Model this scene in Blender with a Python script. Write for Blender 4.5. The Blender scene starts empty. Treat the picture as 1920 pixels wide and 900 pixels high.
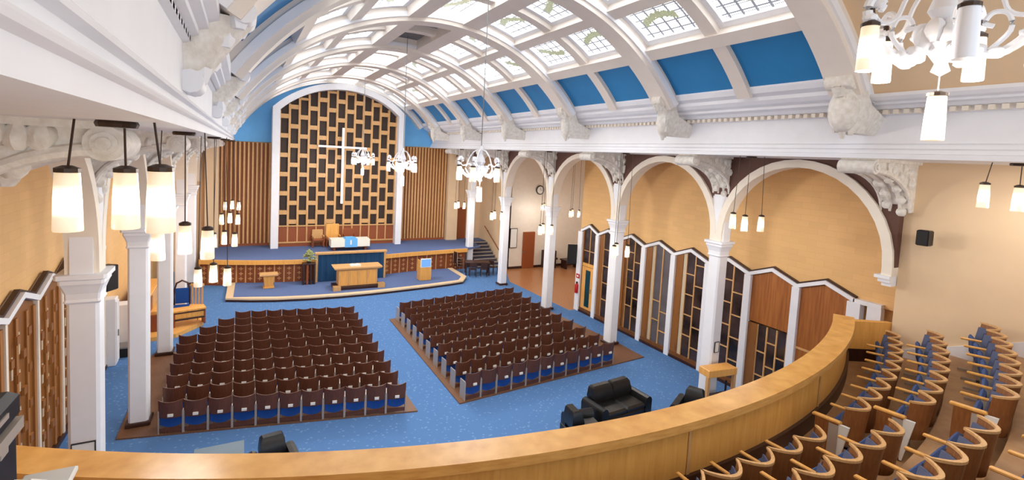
import bpy, math, random
from mathutils import Matrix, Vector
random.seed(7)
PI = math.pi
sc = bpy.context.scene
col = sc.collection
R = math.radians

# ------------------------------------------------------------------ helpers
class MB:
    def __init__(s): s.v = []; s.f = []; s.uv = None; s.M = Matrix.Identity(4)
    def at(s, x=0, y=0, z=0, rz=0, rx=0, ry=0):
        s.M = Matrix.Translation((x, y, z)) @ Matrix.Rotation(rz, 4, 'Z') @ Matrix.Rotation(ry, 4, 'Y') @ Matrix.Rotation(rx, 4, 'X'); return s
    def add(s, vs, fs):
        n = len(s.v)
        s.v += [tuple(s.M @ Vector(p)) for p in vs]
        s.f += [tuple(i + n for i in f) for f in fs]; return s
    def box(s, x0, x1, y0, y1, z0, z1):
        vs = [(x0,y0,z0),(x1,y0,z0),(x1,y1,z0),(x0,y1,z0),(x0,y0,z1),(x1,y0,z1),(x1,y1,z1),(x0,y1,z1)]
        return s.add(vs, [(0,3,2,1),(4,5,6,7),(0,1,5,4),(1,2,6,5),(2,3,7,6),(3,0,4,7)])
    def cbox(s, x0, x1, y0, y1, z0, z1, c=.02):
        # box with chamfered top and bottom edges
        r = []
        for z, k in ((z0, c), (z0 + c, 0), (z1 - c, 0), (z1, c)):
            r.append([(x0+k,y0+k,z),(x1-k,y0+k,z),(x1-k,y1-k,z),(x0+k,y1-k,z)])
        return s.loft(r)
    def loft(s, rings, closed=True, caps=True):
        n = len(rings[0]); vs = [p for r in rings for p in r]; fs = []
        for i in range(len(rings) - 1):
            for j in range(n if closed else n - 1):
                a, b = i*n + j, i*n + (j+1) % n
                fs.append((a, b, b + n, a + n))
        if caps and closed:
            fs.append(tuple(range(n))[::-1]); fs.append(tuple(range((len(rings)-1)*n, len(rings)*n)))
        return s.add(vs, fs)
    def prism(s, poly, z0, z1):
        return s.loft([[(x, y, z0) for x, y in poly], [(x, y, z1) for x, y in poly]])
    def prism_yz(s, poly, x0, x1):
        return s.loft([[(x0, y, z) for y, z in poly], [(x1, y, z) for y, z in poly]])
    def prism_xz(s, poly, y0, y1):
        return s.loft([[(x, y0, z) for x, z in poly], [(x, y1, z) for x, z in poly]])
    def lathe(s, prof, n=12, cx=0, cy=0):
        return s.loft([[(cx + r*math.cos(2*PI*k/n), cy + r*math.sin(2*PI*k/n), z) for k in range(n)] for r, z in prof])
    def tube(s, pts, r, n=6):
        pts = [Vector(p) for p in pts]; rings = []
        rr = r if isinstance(r, (list, tuple)) else [r]*len(pts)
        for i, p in enumerate(pts):
            d = (pts[min(i+1, len(pts)-1)] - pts[max(i-1, 0)]).normalized()
            u = d.cross(Vector((0, 0, 1)))
            if u.length < 1e-3: u = d.cross(Vector((1, 0, 0)))
            u.normalize(); w = d.cross(u)
            rings.append([tuple(p + rr[i]*(u*math.cos(2*PI*k/n) + w*math.sin(2*PI*k/n))) for k in range(n)])
        return s.loft(rings)
    def sphere(s, c, r, n=8, m=6, sz=1, jig=0):
        rings = []
        for i in range(1, m):
            t = PI*i/m
            rings.append([(c[0] + r*math.sin(t)*math.cos(2*PI*k/n)*(1 + jig*(random.random()-.5)), c[1] + r*math.sin(t)*math.sin(2*PI*k/n)*(1 + jig*(random.random()-.5)), c[2] - r*sz*math.cos(t)) for k in range(n)])
        return s.loft(rings)
    def quad_uv(s, a, b, c, d):
        if s.uv is None: s.uv = []
        s.add([a, b, c, d], [(0, 1, 2, 3)]); s.uv += [(0,0),(1,0),(1,1),(0,1)]
        return s
    def build(s, name, mat, parent=None, smooth=False, angle=None):
        me = bpy.data.meshes.new(name); me.from_pydata(s.v, [], s.f); me.validate(); me.update()
        import bmesh
        if s.uv is None:
            bm = bmesh.new(); bm.from_mesh(me); bmesh.ops.recalc_face_normals(bm, faces=bm.faces); bm.to_mesh(me); bm.free()
        else:
            L = me.uv_layers.new(name='uv')
            for i, q in enumerate(s.uv): L.data[i].uv = q
        if smooth:
            for p in me.polygons: p.use_smooth = True
            try: me.set_sharp_from_angle(angle=R(angle or 40))
            except Exception: pass
        me.materials.append(mat)
        o = bpy.data.objects.new(name, me); col.objects.link(o)
        if parent: o.parent = parent
        return o

def tag(o, label=None, cat=None, group=None, kind=None):
    if label: o['label'] = label
    if cat: o['category'] = cat
    if group: o['group'] = group
    if kind: o['kind'] = kind
    return o
def empty(name, label, cat, loc=(0,0,0), rz=0, group=None):
    o = bpy.data.objects.new(name, None); o.empty_display_size = .1; col.objects.link(o)
    o.location = loc; o.rotation_euler = (0, 0, rz)
    return tag(o, label, cat, group)
def S(name, mb, mat, label=None, parent=None, smooth=False):
    o = mb.build(name, mat, parent, smooth)
    if not parent: tag(o, label, None, None, 'structure')
    return o
def dup(root, loc, rz, label, group=None, skip=()):
    r = root.copy(); col.objects.link(r); r.location = loc; r.rotation_euler = (0, 0, rz)
    r['label'] = label
    if group: r['group'] = group
    for ch in list(root.children):
        if ch.name.split('.')[0] in skip: continue
        c = ch.copy(); col.objects.link(c); c.parent = r
        for g in list(ch.children):
            d = g.copy(); col.objects.link(d); d.parent = c
    return r
ORD = ['first','second','third','fourth','fifth','sixth','seventh','eighth','ninth','tenth','eleventh','twelfth']

# ------------------------------------------------------------------ materials
def lin(c):
    return tuple((x/12.92 if x <= .04045 else ((x+.055)/1.055)**2.4) for x in c)
def mat(name, rgb, rough=.5, metal=0, var=.0, scale=8, bump=0, kind='noise', rgb2=None, stretch=(1,1,1), coat=0, spec=None):
    m = bpy.data.materials.new(name); m.use_nodes = True; nt = m.node_tree; N = nt.nodes; L = nt.links
    b = N['Principled BSDF']; b.inputs['Roughness'].default_value = rough; b.inputs['Metallic'].default_value = metal
    if spec is not None: b.inputs['Specular IOR Level'].default_value = spec
    if coat: b.inputs['Coat Weight'].default_value = coat
    c1 = lin(rgb); c2 = lin(rgb2) if rgb2 else tuple(x*(1-var) for x in c1)
    tc = N.new('ShaderNodeTexCoord'); mp = N.new('ShaderNodeMapping'); mp.inputs['Scale'].default_value = stretch
    L.new(tc.outputs['Object'], mp.inputs['Vector'])
    rp = N.new('ShaderNodeValToRGB'); rp.color_ramp.elements[0].color = (*c2, 1); rp.color_ramp.elements[1].color = (*c1, 1)
    rp.color_ramp.elements[0].position = .3; rp.color_ramp.elements[1].position = .7
    if kind == 'brick':
        t = N.new('ShaderNodeTexBrick'); t.inputs['Scale'].default_value = scale
        t.inputs['Color1'].default_value = (*c1, 1); t.inputs['Color2'].default_value = (*[x*.94 for x in c1], 1); t.inputs['Mortar'].default_value = (*c2, 1)
        t.inputs['Mortar Size'].default_value = .015; t.inputs['Brick Width'].default_value = 1.6; t.inputs['Row Height'].default_value = .55
        # brick courses run along Y and up Z on the side walls
        sx = N.new('ShaderNodeSeparateXYZ'); cb = N.new('ShaderNodeCombineXYZ'); ad = N.new('ShaderNodeMath')
        L.new(mp.outputs['Vector'], sx.inputs[0]); L.new(sx.outputs[0], ad.inputs[0]); L.new(sx.outputs[1], ad.inputs[1])
        L.new(ad.outputs[0], cb.inputs[0]); L.new(sx.outputs[2], cb.inputs[1]); L.new(cb.outputs[0], t.inputs['Vector'])
        L.new(t.outputs['Color'], b.inputs['Base Color']); fac = t.outputs['Fac']
    else:
        if kind == 'wave':
            t = N.new('ShaderNodeTexWave'); t.inputs['Scale'].default_value = scale; t.inputs['Distortion'].default_value = 4; t.inputs['Detail'].default_value = 3; t.inputs['Detail Scale'].default_value = 1.5
        elif kind == 'voronoi':
            t = N.new('ShaderNodeTexVoronoi'); t.inputs['Scale'].default_value = scale
            rp.color_ramp.elements[0].position = .1; rp.color_ramp.elements[1].position = .3
        else:
            t = N.new('ShaderNodeTexNoise'); t.inputs['Scale'].default_value = scale; t.inputs['Detail'].default_value = 4
        L.new(mp.outputs['Vector'], t.inputs['Vector'])
        fac = t.outputs['Distance'] if kind == 'voronoi' else t.outputs['Fac']
        L.new(fac, rp.inputs['Fac']); L.new(rp.outputs['Color'], b.inputs['Base Color'])
    if bump:
        bp = N.new('ShaderNodeBump'); bp.inputs['Strength'].default_value = bump; bp.inputs['Distance'].default_value = .03
        L.new(fac, bp.inputs['Height']); L.new(bp.outputs['Normal'], b.inputs['Normal'])
    return m
def emit(name, rgb, strength):
    m = bpy.data.materials.new(name); m.use_nodes = True; nt = m.node_tree
    b = nt.nodes['Principled BSDF']; b.inputs['Base Color'].default_value = (*lin(rgb), 1); b.inputs['Roughness'].default_value = .3
    b.inputs['Emission Color'].default_value = (*lin(rgb), 1); b.inputs['Emission Strength'].default_value = strength
    return m

white = mat('white_plaster', (.925,.93,.95), .55, var=.04, scale=3)
cream = mat('cream_plaster', (.93,.89,.83), .55, var=.05, scale=4)
carved = mat('carved_plaster', (.92,.905,.88), .6, rgb2=(.84,.81,.77), scale=11, bump=.6)
tan = mat('tan_wall', (.92,.74,.50), .7, kind='brick', scale=3.2, rgb2=(.88,.69,.45))
tanp = mat('tan_plaster', (.89,.78,.64), .7, var=.05, scale=2)
maroon = mat('brown_spandrel', (.40,.27,.23), .7, var=.15, scale=4)
pinkw = mat('warm_white_beam', (.91,.87,.83), .6, var=.04, scale=3)
bluep = mat('blue_paint', (.14,.50,.74), .55, var=.06, scale=2)
lblue = mat('pale_blue_paint', (.44,.74,.97), .6, var=.1, scale=1.2)
carpet = mat('blue_carpet', (.34,.49,.69), .95, kind='voronoi', scale=8, rgb2=(.46,.60,.77), spec=.1)
carpet2 = mat('plain_blue_carpet', (.39,.46,.63), .95, var=.12, scale=30, spec=.1)
parquet = mat('parquet', (.72,.50,.32), .3, kind='wave', scale=2.0, rgb2=(.62,.40,.24), stretch=(1,6,1))
plankw = mat('brown_floor_wood', (.50,.35,.24), .5, kind='wave', scale=2, rgb2=(.40,.26,.17), stretch=(5,1,1))
oak = mat('golden_oak', (.94,.71,.38), .38, kind='noise', scale=3, rgb2=(.88,.63,.31), stretch=(6,6,.6))
oakcap = mat('oak_capping', (.92,.71,.41), .3, kind='noise', scale=4, rgb2=(.82,.59,.30), stretch=(1,1,6))
oakl = mat('light_oak', (.86,.68,.46), .45, kind='noise', scale=5, rgb2=(.78,.59,.37), stretch=(8,8,1))
redwood = mat('red_brown_panel', (.62,.33,.17), .45, kind='wave', scale=1.5, rgb2=(.52,.26,.12), stretch=(6,6,.5))
board = mat('warm_brown_board', (.68,.42,.19), .4, kind='noise', scale=4, rgb2=(.54,.30,.11), stretch=(5,5,.25))
screenl = mat('lighter_screen_wood', (.66,.44,.22), .4, kind='wave', scale=2, rgb2=(.58,.37,.17), stretch=(4,4,.5))
screenw = mat('screen_wood', (.55,.35,.16), .4, kind='wave', scale=2, rgb2=(.45,.27,.11), stretch=(4,4,.5))
dkpanel = mat('dark_grille_panel', (.21,.14,.11), .6, var=.2, scale=8)
slatback = mat('slat_backing', (.58,.34,.16), .6, var=.2, scale=3, stretch=(4,4,.5))
darkw = mat('dark_wood', (.24,.13,.10), .4, var=.3, scale=6, stretch=(6,1,1))
chairw = mat('chair_brown_wood', (.41,.24,.16), .4, kind='noise', scale=7, rgb2=(.34,.19,.12), stretch=(6,6,1))
bluef = mat('blue_upholstery', (.12,.30,.60), .85, var=.1, scale=40, spec=.2)
bluef2 = mat('navy_upholstery', (.27,.35,.54), .85, var=.15, scale=40, spec=.2)
bluef3 = mat('grey_blue_upholstery', (.40,.43,.55), .85, var=.15, scale=40, spec=.2)
metal = mat('pale_metal', (.74,.70,.66), .4, .3)
steel = mat('grey_metal', (.55,.55,.55), .35, .7)
galwood = mat('gallery_seat_wood', (.58,.37,.20), .4, kind='noise', scale=6, rgb2=(.50,.30,.15), stretch=(6,6,1))
galfloor = mat('gallery_floor_wood', (.74,.58,.41), .5, kind='noise', scale=5, rgb2=(.67,.50,.34), stretch=(1,1,1))
leather = mat('black_leather', (.10,.10,.105), .35, var=.3, scale=6, bump=.25)
blackp = mat('black_plastic', (.045,.045,.05), .4)
blackm = mat('black_mesh', (.10,.09,.10), .7, var=.3, scale=60)
darkbr = mat('dark_bronze', (.26,.20,.16), .4, .4)
drape = mat('blue_drape', (.09,.31,.47), .8, kind='wave', scale=3, rgb2=(.05,.21,.36), stretch=(2,2,.05))
linen = mat('white_cloth', (.95,.94,.88), .8, var=.03, scale=10)
paper = mat('white_paper', (.93,.93,.91), .7)
glassd = mat('dark_glass', (.33,.26,.25), .12, var=.5, scale=1.1, rgb2=(.10,.08,.08))
frost = mat('pale_glass_top', (.38,.46,.52), .5)
glassg = mat('grey_reflecting_glass', (.42,.40,.42), .12, var=.3, scale=1.5)
tealg = mat('teal_door_glass', (.04,.24,.27), .12, var=.3, scale=2)
redp = mat('red_enamel', (.72,.10,.10), .35)
green = mat('green_leaves', (.45,.52,.30), .7, rgb2=(.72,.72,.50), scale=14)
vent = mat('grey_grille', (.40,.40,.42), .5, kind='wave', scale=14, rgb2=(.22,.22,.24))
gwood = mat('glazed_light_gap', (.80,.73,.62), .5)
def shade_mat():
    m = bpy.data.materials.new('warm_lamp_glass'); m.use_nodes = True; nt = m.node_tree; N = nt.nodes; L = nt.links
    b = N['Principled BSDF']; b.inputs['Base Color'].default_value = (.9,.82,.68,1); b.inputs['Roughness'].default_value = .3
    tc = N.new('ShaderNodeTexCoord'); sx = N.new('ShaderNodeSeparateXYZ'); L.new(tc.outputs['Generated'], sx.inputs[0])
    rp = N.new('ShaderNodeValToRGB'); e = rp.color_ramp.elements
    e[0].position = 0; e[0].color = (.16,.12,.075,1); e[1].position = 1; e[1].color = (.14,.10,.055,1)
    for p, c in ((.25,(.20,.165,.115,1)),(.5,(1,.92,.74,1)),(.62,(.6,.52,.4,1)),(.8,(.18,.14,.09,1))):
        q = e.new(p); q.color = c
    L.new(sx.outputs[2], rp.inputs['Fac']); L.new(rp.outputs['Color'], b.inputs['Emission Color']); b.inputs['Emission Strength'].default_value = 3.0
    return m
shade_w = shade_mat()
shade_off = mat('opal_glass_unlit', (.90,.91,.94), .25)
screen_em = emit('lit_screen', (.42,.62,.85), .55)
cross_w = mat('white_cross', (.97,.97,.98), .4)

def glass_panel():
    m = bpy.data.materials.new('leaded_roof_glass'); m.use_nodes = True; nt = m.node_tree; N = nt.nodes; L = nt.links
    b = N['Principled BSDF']; b.inputs['Roughness'].default_value = .3
    uv = N.new('ShaderNodeUVMap'); sx = N.new('ShaderNodeSeparateXYZ'); L.new(uv.outputs[0], sx.inputs[0])
    def M(op, a, c=None):
        n = N.new('ShaderNodeMath'); n.operation = op
        for i, q in enumerate((a, c)):
            if q is None: continue
            if isinstance(q, (int, float)): n.inputs[i].default_value = q
            else: L.new(q, n.inputs[i])
        return n.outputs[0]
    def line(s, k, w):
        f = M('FRACT', M('MULTIPLY', s, k)); return M('LESS_THAN', M('ABSOLUTE', M('SUBTRACT', f, .5)), w)
    u, v = sx.outputs[0], sx.outputs[1]
    g = M('MAXIMUM', M('MAXIMUM', line(u, 5, .10), line(v, 4, .09)), line(M('ADD', v, .07), 4, .05))
    oi = N.new('ShaderNodeObjectInfo')
    wob = M('MULTIPLY', M('SINE', M('ADD', M('MULTIPLY', u, 5.2), M('MULTIPLY', oi.outputs['Random'], 6.28))), .16)
    d = M('ABSOLUTE', M('SUBTRACT', M('SUBTRACT', v, .5), wob))
    nz = N.new('ShaderNodeTexNoise'); nz.inputs['Scale'].default_value = 26; L.new(uv.outputs[0], nz.inputs['Vector'])
    rib = M('LESS_THAN', M('ADD', d, M('MULTIPLY', M('SUBTRACT', nz.outputs['Fac'], .5), .25)), .12)
    gate = M('MULTIPLY', M('GREATER_THAN', M('ABSOLUTE', M('SUBTRACT', u, .5)), .0), M('LESS_THAN', M('ABSOLUTE', M('SUBTRACT', u, .55)), .33))
    rib = M('MULTIPLY', rib, M('MULTIPLY', gate, M('GREATER_THAN', oi.outputs['Random'], .35)))
    mx = N.new('ShaderNodeMix'); mx.data_type = 'RGBA'; mx.inputs['A'].default_value = (.86,.90,.92,1); mx.inputs['B'].default_value = (.035,.035,.04,1); L.new(g, mx.inputs['Factor'])
    rc = N.new('ShaderNodeMix'); rc.data_type = 'RGBA'; rc.inputs['A'].default_value = (.012,.03,.012,1); rc.inputs['B'].default_value = (.09,.075,.055,1); L.new(nz.outputs['Fac'], rc.inputs['Factor'])
    m2 = N.new('ShaderNodeMix'); m2.data_type = 'RGBA'; L.new(rib, m2.inputs['Factor']); L.new(mx.outputs['Result'], m2.inputs['A']); L.new(rc.outputs['Result'], m2.inputs['B'])
    L.new(m2.outputs['Result'], b.inputs['Emission Color']); L.new(m2.outputs['Result'], b.inputs['Base Color'])
    b.inputs['Emission Strength'].default_value = SKY
    return m
SKY = 7.2
roofglass = glass_panel()

# ------------------------------------------------------------------ key dimensions
CX = 5.2                                  # centre line of the vault
XR, XL = 12.62, -2.15                     # column lines
YS = [9.9 + 4.59*n for n in range(5)]     # column and rib positions along the hall
YB = 31.2                                 # end wall
PZ = 1.3                                  # platform height

# ------------------------------------------------------------------ floors
S('floor', MB().prism([(-3.75,-2),(14.2,-2),(14.2,18.6),(13.6,18.6),(13.4,24.2),(14.6,27.0),(14.6,YB+.2),(-3.75,YB+.2)], -.1, 0), carpet, 'patterned blue carpet of the main hall')
S('floor.001', MB().prism([(13.6,18.6),(24.2,18.6),(24.2,27.0),(14.6,27.0),(13.4,24.2)], -.1, 0), parquet, 'polished parquet floor of the side room')
S('floor.002', MB().prism([(-2.5,13.86),(4.25,12.42),(4.12,20.0),(-.3,20.75),(-1.75,19.1),(-2.5,19.1)], 0, .035), plankw, 'brown boarded floor under the chairs beside the organ console')
S('floor.003', MB().prism([(5.45,12.36),(12.95,12.95),(12.95,14.2),(12.4,21.0),(5.45,20.0)], 0, .035), plankw, 'brown boarded floor under the chairs beside the glazed screens')

# ------------------------------------------------------------------ columns
def octring(x, y, h, z, c=.3):
    k = h*c
    return [(x-h+k,y-h,z),(x+h-k,y-h,z),(x+h,y-h+k,z),(x+h,y+h-k,z),(x+h-k,y+h,z),(x-h+k,y+h,z),(x-h,y+h-k,z),(x-h,y-h+k,z)]
def column(x, y, side, tag_, pil=False):
    shaft = MB()
    shaft.loft([octring(x, y, .2, z, .22) for z in (0.0, 4.42)])
    o = S('column', shaft, white, 'white square column %s' % tag_)
    cap = MB()
    cap.loft([octring(x, y, h, z, .12) for h, z in ((.21,4.40),(.23,4.43),(.215,4.47),(.22,4.56),(.26,4.68),(.28,4.72),(.28,4.78),(.32,4.80),(.32,4.87))])
    S('capital', cap, white, parent=o)
    S('upper_pier', MB().loft([octring(x, y, .2, z, .3) for z in (4.87, 6.25)]).box(x-.14, x+.14, y-.24, y+.24, 4.87, 6.2), white, parent=o)
    S('plinth', MB().cbox(x-.25, x+.25, y-.25, y+.25, 0.036, .14), darkw, parent=o)
    return o
def corbel(x, y, side, L, ztop, tag_):
    # carved console carrying the beam: side = direction towards the nave
    N = 10; hw = .27
    cv = [(L*(1-math.cos(PI/2*k/N))*.93 + .1, ztop - 1.08 + .86*math.sin(PI/2*k/N)) for k in range(N+1)]
    poly = [(x + side*a, z) for a, z in cv] + [(x + side*L, ztop), (x - side*.14, ztop), (x - side*.14, ztop-1.08)]
    o = S('corbel', MB().prism_xz(poly, y-hw, y+hw), carved, 'carved white corbel %s' % tag_)
    rg = MB()
    for yy in (-.27, -.09, .09, .27):
        rg.tube([(x + side*(a+.01), y+yy, z) for a, z in cv], [.035+.003*k for k in range(N+1)], 8)
    S('moulded_ribs', rg, carved, parent=o, smooth=True)
    sc_ = MB(); xe = x + side*(L+.02); zc = ztop-.17
    for (r, w) in ((.14,.33),(.09,.355),(.05,.38)):
        sc_.loft([[(xe + r*math.cos(a), yy, zc + r*math.sin(a)) for a in [2*PI*k/16 for k in range(16)]] for yy in (y-w, y+w)])
    sc_.box(min(x-side*.14, xe), max(x-side*.14, xe), y-.34, y+.34, ztop-.06, ztop)
    S('scroll', sc_, carved, parent=o, smooth=True)
    lv = MB()
    for sy in (-1, 1):
        for k in range(13):
            t = .25 + .75*random.random(); u = random.random()
            a = .1 + (L-.2)*t*u; z0 = ztop - 1.08 + .86*math.sqrt(max(0, 1-(1-min(1, a/L))**2)) + .05
            if z0 > ztop-.12: continue
            lv.sphere((x + side*a, y + sy*(hw+.0), z0 + (ztop-.1-z0)*random.random()), .055 + .05*random.random(), 7, 6, 1.3, .35)
    for k in range(7):
        a, z = cv[k]; lv.sphere((x + side*(a+.05), y + (.14 if k % 2 else -.14), z), .1, 8, 6, 1.0, .25)
    S('carved_leaf', lv, carved, parent=o, smooth=True)
    return o
nm = ['nearest the gallery','second from the gallery','third from the gallery','fourth from the gallery','fifth from the gallery']
for n, y in enumerate(YS):
    column(XR, y, -1, 'on the glazed screen aisle, ' + nm[n]); corbel(XR, y, -1, 1.62, 7.37, 'on the glazed screen aisle, ' + nm[n])
    column(XL, y, 1, 'on the organ console aisle, ' + nm[n]); corbel(XL, y, 1, 1.2, 7.11, 'on the organ console aisle, ' + nm[n])
corbel(XR, 5.42, -1, 1.75, 7.37, 'beside the gallery wall with the loudspeaker')
corbel(XL, 5.31, 1, 1.17, 7.11, 'just behind the three hanging lamps')
# half capital where the last arch meets the gallery wall
S('impost', MB().box(12.4,12.85,5.32,5.56,4.72,4.80).box(12.36,12.85,5.32,5.62,4.80,4.87).box(12.45,12.8,5.32,5.5,4.64,4.72), white, 'white impost block at the gallery end of the arcade')

# ------------------------------------------------------------------ arcades
def arcade(x, top, side, name):
    ys = [5.31] + YS + [YB]
    sp = MB(); k = 0
    for a, b in zip(ys[:-1], ys[1:]):
        c = (a+b)/2; ri = (b-a)/2 - .2; zc = 5.06 if ri > 1.9 else 5.6
        ro = ri + .2
        N = 20
        P = [(c - ro*math.cos(PI*i/N), zc + ro*math.sin(PI*i/N)) for i in range(N+1)]
        P = [(a, 4.87)] + [(max(a, y), z) for y, z in P] + [(b, 4.87)]
        for (y0, z0), (y1, z1) in zip(P[:-1], P[1:]):
            if y1 - y0 < 1e-4: continue
            sp.prism_yz([(y0, z0), (y1, z1), (y1, top), (y0, top)], x-.13, x+.13)
        ab = MB(); rings = []
        for i in range(-1, N+2):
            j = min(max(i, 0), N); t = PI*j/N; zo = -(zc-4.87) if i in (-1, N+1) else 0
            cs, sn = math.cos(t), math.sin(t)
            rings.append([(x-.21, c-ri*cs, zc+zo+ri*sn),(x+.21, c-ri*cs, zc+zo+ri*sn),(x+.21, c-ro*cs, zc+zo+ro*sn),(x-.21, c-ro*cs, zc+zo+ro*sn)])
        ab.loft(rings)
        k += 1
        S('arch', ab, cream, 'cream arch on the %s aisle, bay %s from the gallery' % (name, ORD[k-1]), smooth=True)
    return S('wall_spandrel', sp, maroon, 'brown wall above the arches on the %s aisle' % name)
arcade(XR, 7.37, -1, 'glazed screen'); arcade(XL, 7.11, 1, 'organ console')

# ------------------------------------------------------------------ cornice beams
Y0, Y1 = -1.5, YB
def sweep(prof, y0=Y0, y1=Y1):
    return MB().prism_xz(prof, y0, y1)
S('beam_gallery', sweep([(12.75,7.37),(10.75,7.37),(10.75,7.46),(10.80,7.47),(10.80,7.54),(10.86,7.57),(10.86,7.64),(10.92,7.67),(10.92,8.2),(10.85,8.22),(10.85,8.30),(10.72,8.31),(10.66,8.36),(10.55,8.38),(10.55,8.42),(10.42,8.44),(10.36,8.5),(10.36,8.56),(12.75,8.56)], Y0, 5.1), white, 'white dentilled entablature beam over the gallery wall')
S('beam_right', sweep([(12.75,7.37),(10.75,7.37),(10.75,7.46),(10.80,7.47),(10.80,7.54),(10.86,7.57),(10.86,7.64),(10.92,7.67),(10.92,8.2),(10.85,8.22),(10.85,8.30),(10.72,8.31),(10.66,8.38),(10.5,8.42),(10.5,8.48),(10.36,8.52),(10.27,8.6),(10.27,8.68),(10.12,8.74),(10.06,8.84),(10.06,8.9),(12.75,8.9)], 5.1, Y1), white, 'white moulded entablature beam above the glazed screen arcade')
S('beam_left', sweep([(-2.4,7.11),(-.42,7.11),(-.42,7.20),(-.385,7.21),(-.375,7.225),(-.385,7.24),(-.445,7.243),(-.445,7.315),(-.40,7.325),(-.39,7.34),(-.40,7.352),(-.455,7.356),(-.455,7.82),(-.40,7.84),(-.40,7.88),(-.34,7.9),(-.34,7.95),(-.27,7.97),(-.27,8.02),(-.19,8.06),(-.19,8.3),(-.6,8.9),(-2.4,8.95)]), white, 'white moulded entablature beam above the organ console arcade')
d = MB(); y = -1
while y < YB-.2:
    d.box(10.74,10.86,y,y+.085,8.215,8.30); y += .17
S('dentil_course', d, cream, 'row of small dentils along the glazed screen entablature')
d = MB(); y = 1
while y < YB-.2:
    d.box(-.44,-.40,y,y+.09,7.84,7.88); y += .16
S('dentil_course.001', d, cream, 'row of small dentils along the organ console entablature')

# ------------------------------------------------------------------ vault
CZ = 4.95
def pol(r, deg, y):
    c = math.cos(R(deg)); return (CX + r*c*(1 if c > 0 else 1 + .045*min(1, -c/.6)), y, CZ + r*math.sin(R(deg)))
def shell(r0, r1, a0, a1, y0, y1, n=None):
    mb = MB(); n = n or max(2, int(abs(a1-a0)/3)); rings = []
    for i in range(n+1):
        a = a0 + (a1-a0)*i/n
        rings.append([pol(r0,a,y0), pol(r0,a,y1), pol(r1,a,y1), pol(r1,a,y0)])
    return mb.loft(rings)
S('ceiling', shell(6.42, 6.55, 33, 147, 5.31, YB), white, 'white barrel vault shell', smooth=True)
S('ceiling.001', shell(6.34, 6.46, 33.5, 146, -2.5, 5.05), tanp, 'tan plaster vault over the gallery', smooth=True)
A_BLUE = (38.4, 50.5); A_S1 = (53.5, 64.5); A_S2 = (67.5, 79.5); A_C = (84.5, 95.5)
# ribs
for n, y in enumerate([5.31] + YS + [YB-.2]):
    w = .28 if n < 6 else .22
    o = S('vault_rib', shell(5.9, 6.45, 37, 148, y-w, y+w), pinkw, 'white arched rib of the vault, %s from the gallery' % ORD[n], smooth=True)
    m = MB()
    for yy in (y-w-.05, y+w-.03):
        q = shell(6.02, 6.16, 37, 148, yy, yy+.08); m.add(q.v, q.f)
    S('rib_moulding', m, white, parent=o, smooth=True)
bays = list(zip([5.31] + YS, YS + [YB-.2]))
# purlins
for a, (p0, p1) in enumerate(((50.5,53.5),(64.5,67.5),(79.5,84.5),(95.5,100.5),(112.5,115.5),(126.5,129.5))):
    S('vault_purlin', shell(6.08 if a not in (2,3) else 6.0, 6.45, p0, p1, 5.31, YB), pinkw, 'long white purlin of the vault, %s from the glazed screen side' % ORD[a])
wi = 0
for n, (a, b) in enumerate(bays):
    c = (a+b)/2
    S('minor_rib', shell(6.14, 6.45, 37, 148, c-.17, c+.17), pinkw, 'slim middle rib of vault bay %s from the gallery' % ORD[n], smooth=True)
    for h, (y0, y1) in enumerate(((a+.28, c-.17), (c+.17, b-.28))):
        hn = ('gallery half', 'platform half')[h]
        for s in (0, 1):
            sn = ('glazed screen side', 'organ console side')[s]
            f = (lambda q: q) if s == 0 else (lambda q: 180-q)
            S('blue_panel', shell(6.26, 6.35, f(A_BLUE[0]-1.5), f(A_BLUE[1]), y0, y1), bluep, 'blue vault panel, %s, %s of bay %s from the gallery' % (sn, hn, ORD[n]), smooth=True)
            for t, (g0, g1) in enumerate((A_S1, A_S2)):
                wi += 1
                mb = MB(); e = .14; ga, gb = g0 + 1.3, g1 - 1.3
                for i in range(4):
                    q0 = ga + (gb-ga)*i/4; q1 = ga + (gb-ga)*(i+1)/4
                    mb.quad_uv(pol(6.36,f(q0),y0+e), pol(6.36,f(q0),y1-e), pol(6.36,f(q1),y1-e), pol(6.36,f(q1),y0+e))
                mb.uv = []
                for i in range(4): mb.uv += [(0,i/4),(1,i/4),(1,(i+1)/4),(0,(i+1)/4)]
                w = S('window_%d' % wi, mb, roofglass, 'leaded white roof light, %s, %s tier, %s of bay %s' % (sn, ('lower','upper')[t], hn, ORD[n]))
                fr = MB()
                for (r0, r1, aa, ab_, ya, yb) in ((6.28,6.42,g0,ga,y0,y1),(6.28,6.42,gb,g1,y0,y1),(6.28,6.42,g0,g1,y0,y0+e),(6.28,6.42,g0,g1,y1-e,y1)):
                    q = shell(r0, r1, f(aa), f(ab_), ya, yb, 3); fr.add(q.v, q.f)
                S('window_frame', fr, white, parent=w)
        if n in (1, 3):
            continue
        if n in (2,):
            o = S('ceiling_vent', shell(6.3, 6.4, A_C[0]+.8, A_C[1]-.8, y0+.15, y1-.25), vent, 'dark grey ventilation grille in the vault crown, %s' % hn)
            continue
        if n == 3: continue
    wi += 1
    if n != 2:
        mb = MB(); mb.uv = []
        for h, (y0, y1) in enumerate(((a+.3, c-.2), (c+.2, b-.3))):
            mb.add([pol(6.36,A_C[0],y0), pol(6.36,A_C[0],y1), pol(6.36,A_C[1],y1), pol(6.36,A_C[1],y0)], [(0,1,2,3)]); mb.uv += [(0,0),(1,0),(1,1),(0,1)]
        S('window_%d' % wi, mb, roofglass, 'leaded white roof light in the crown of vault bay %s' % ORD[n])
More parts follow.
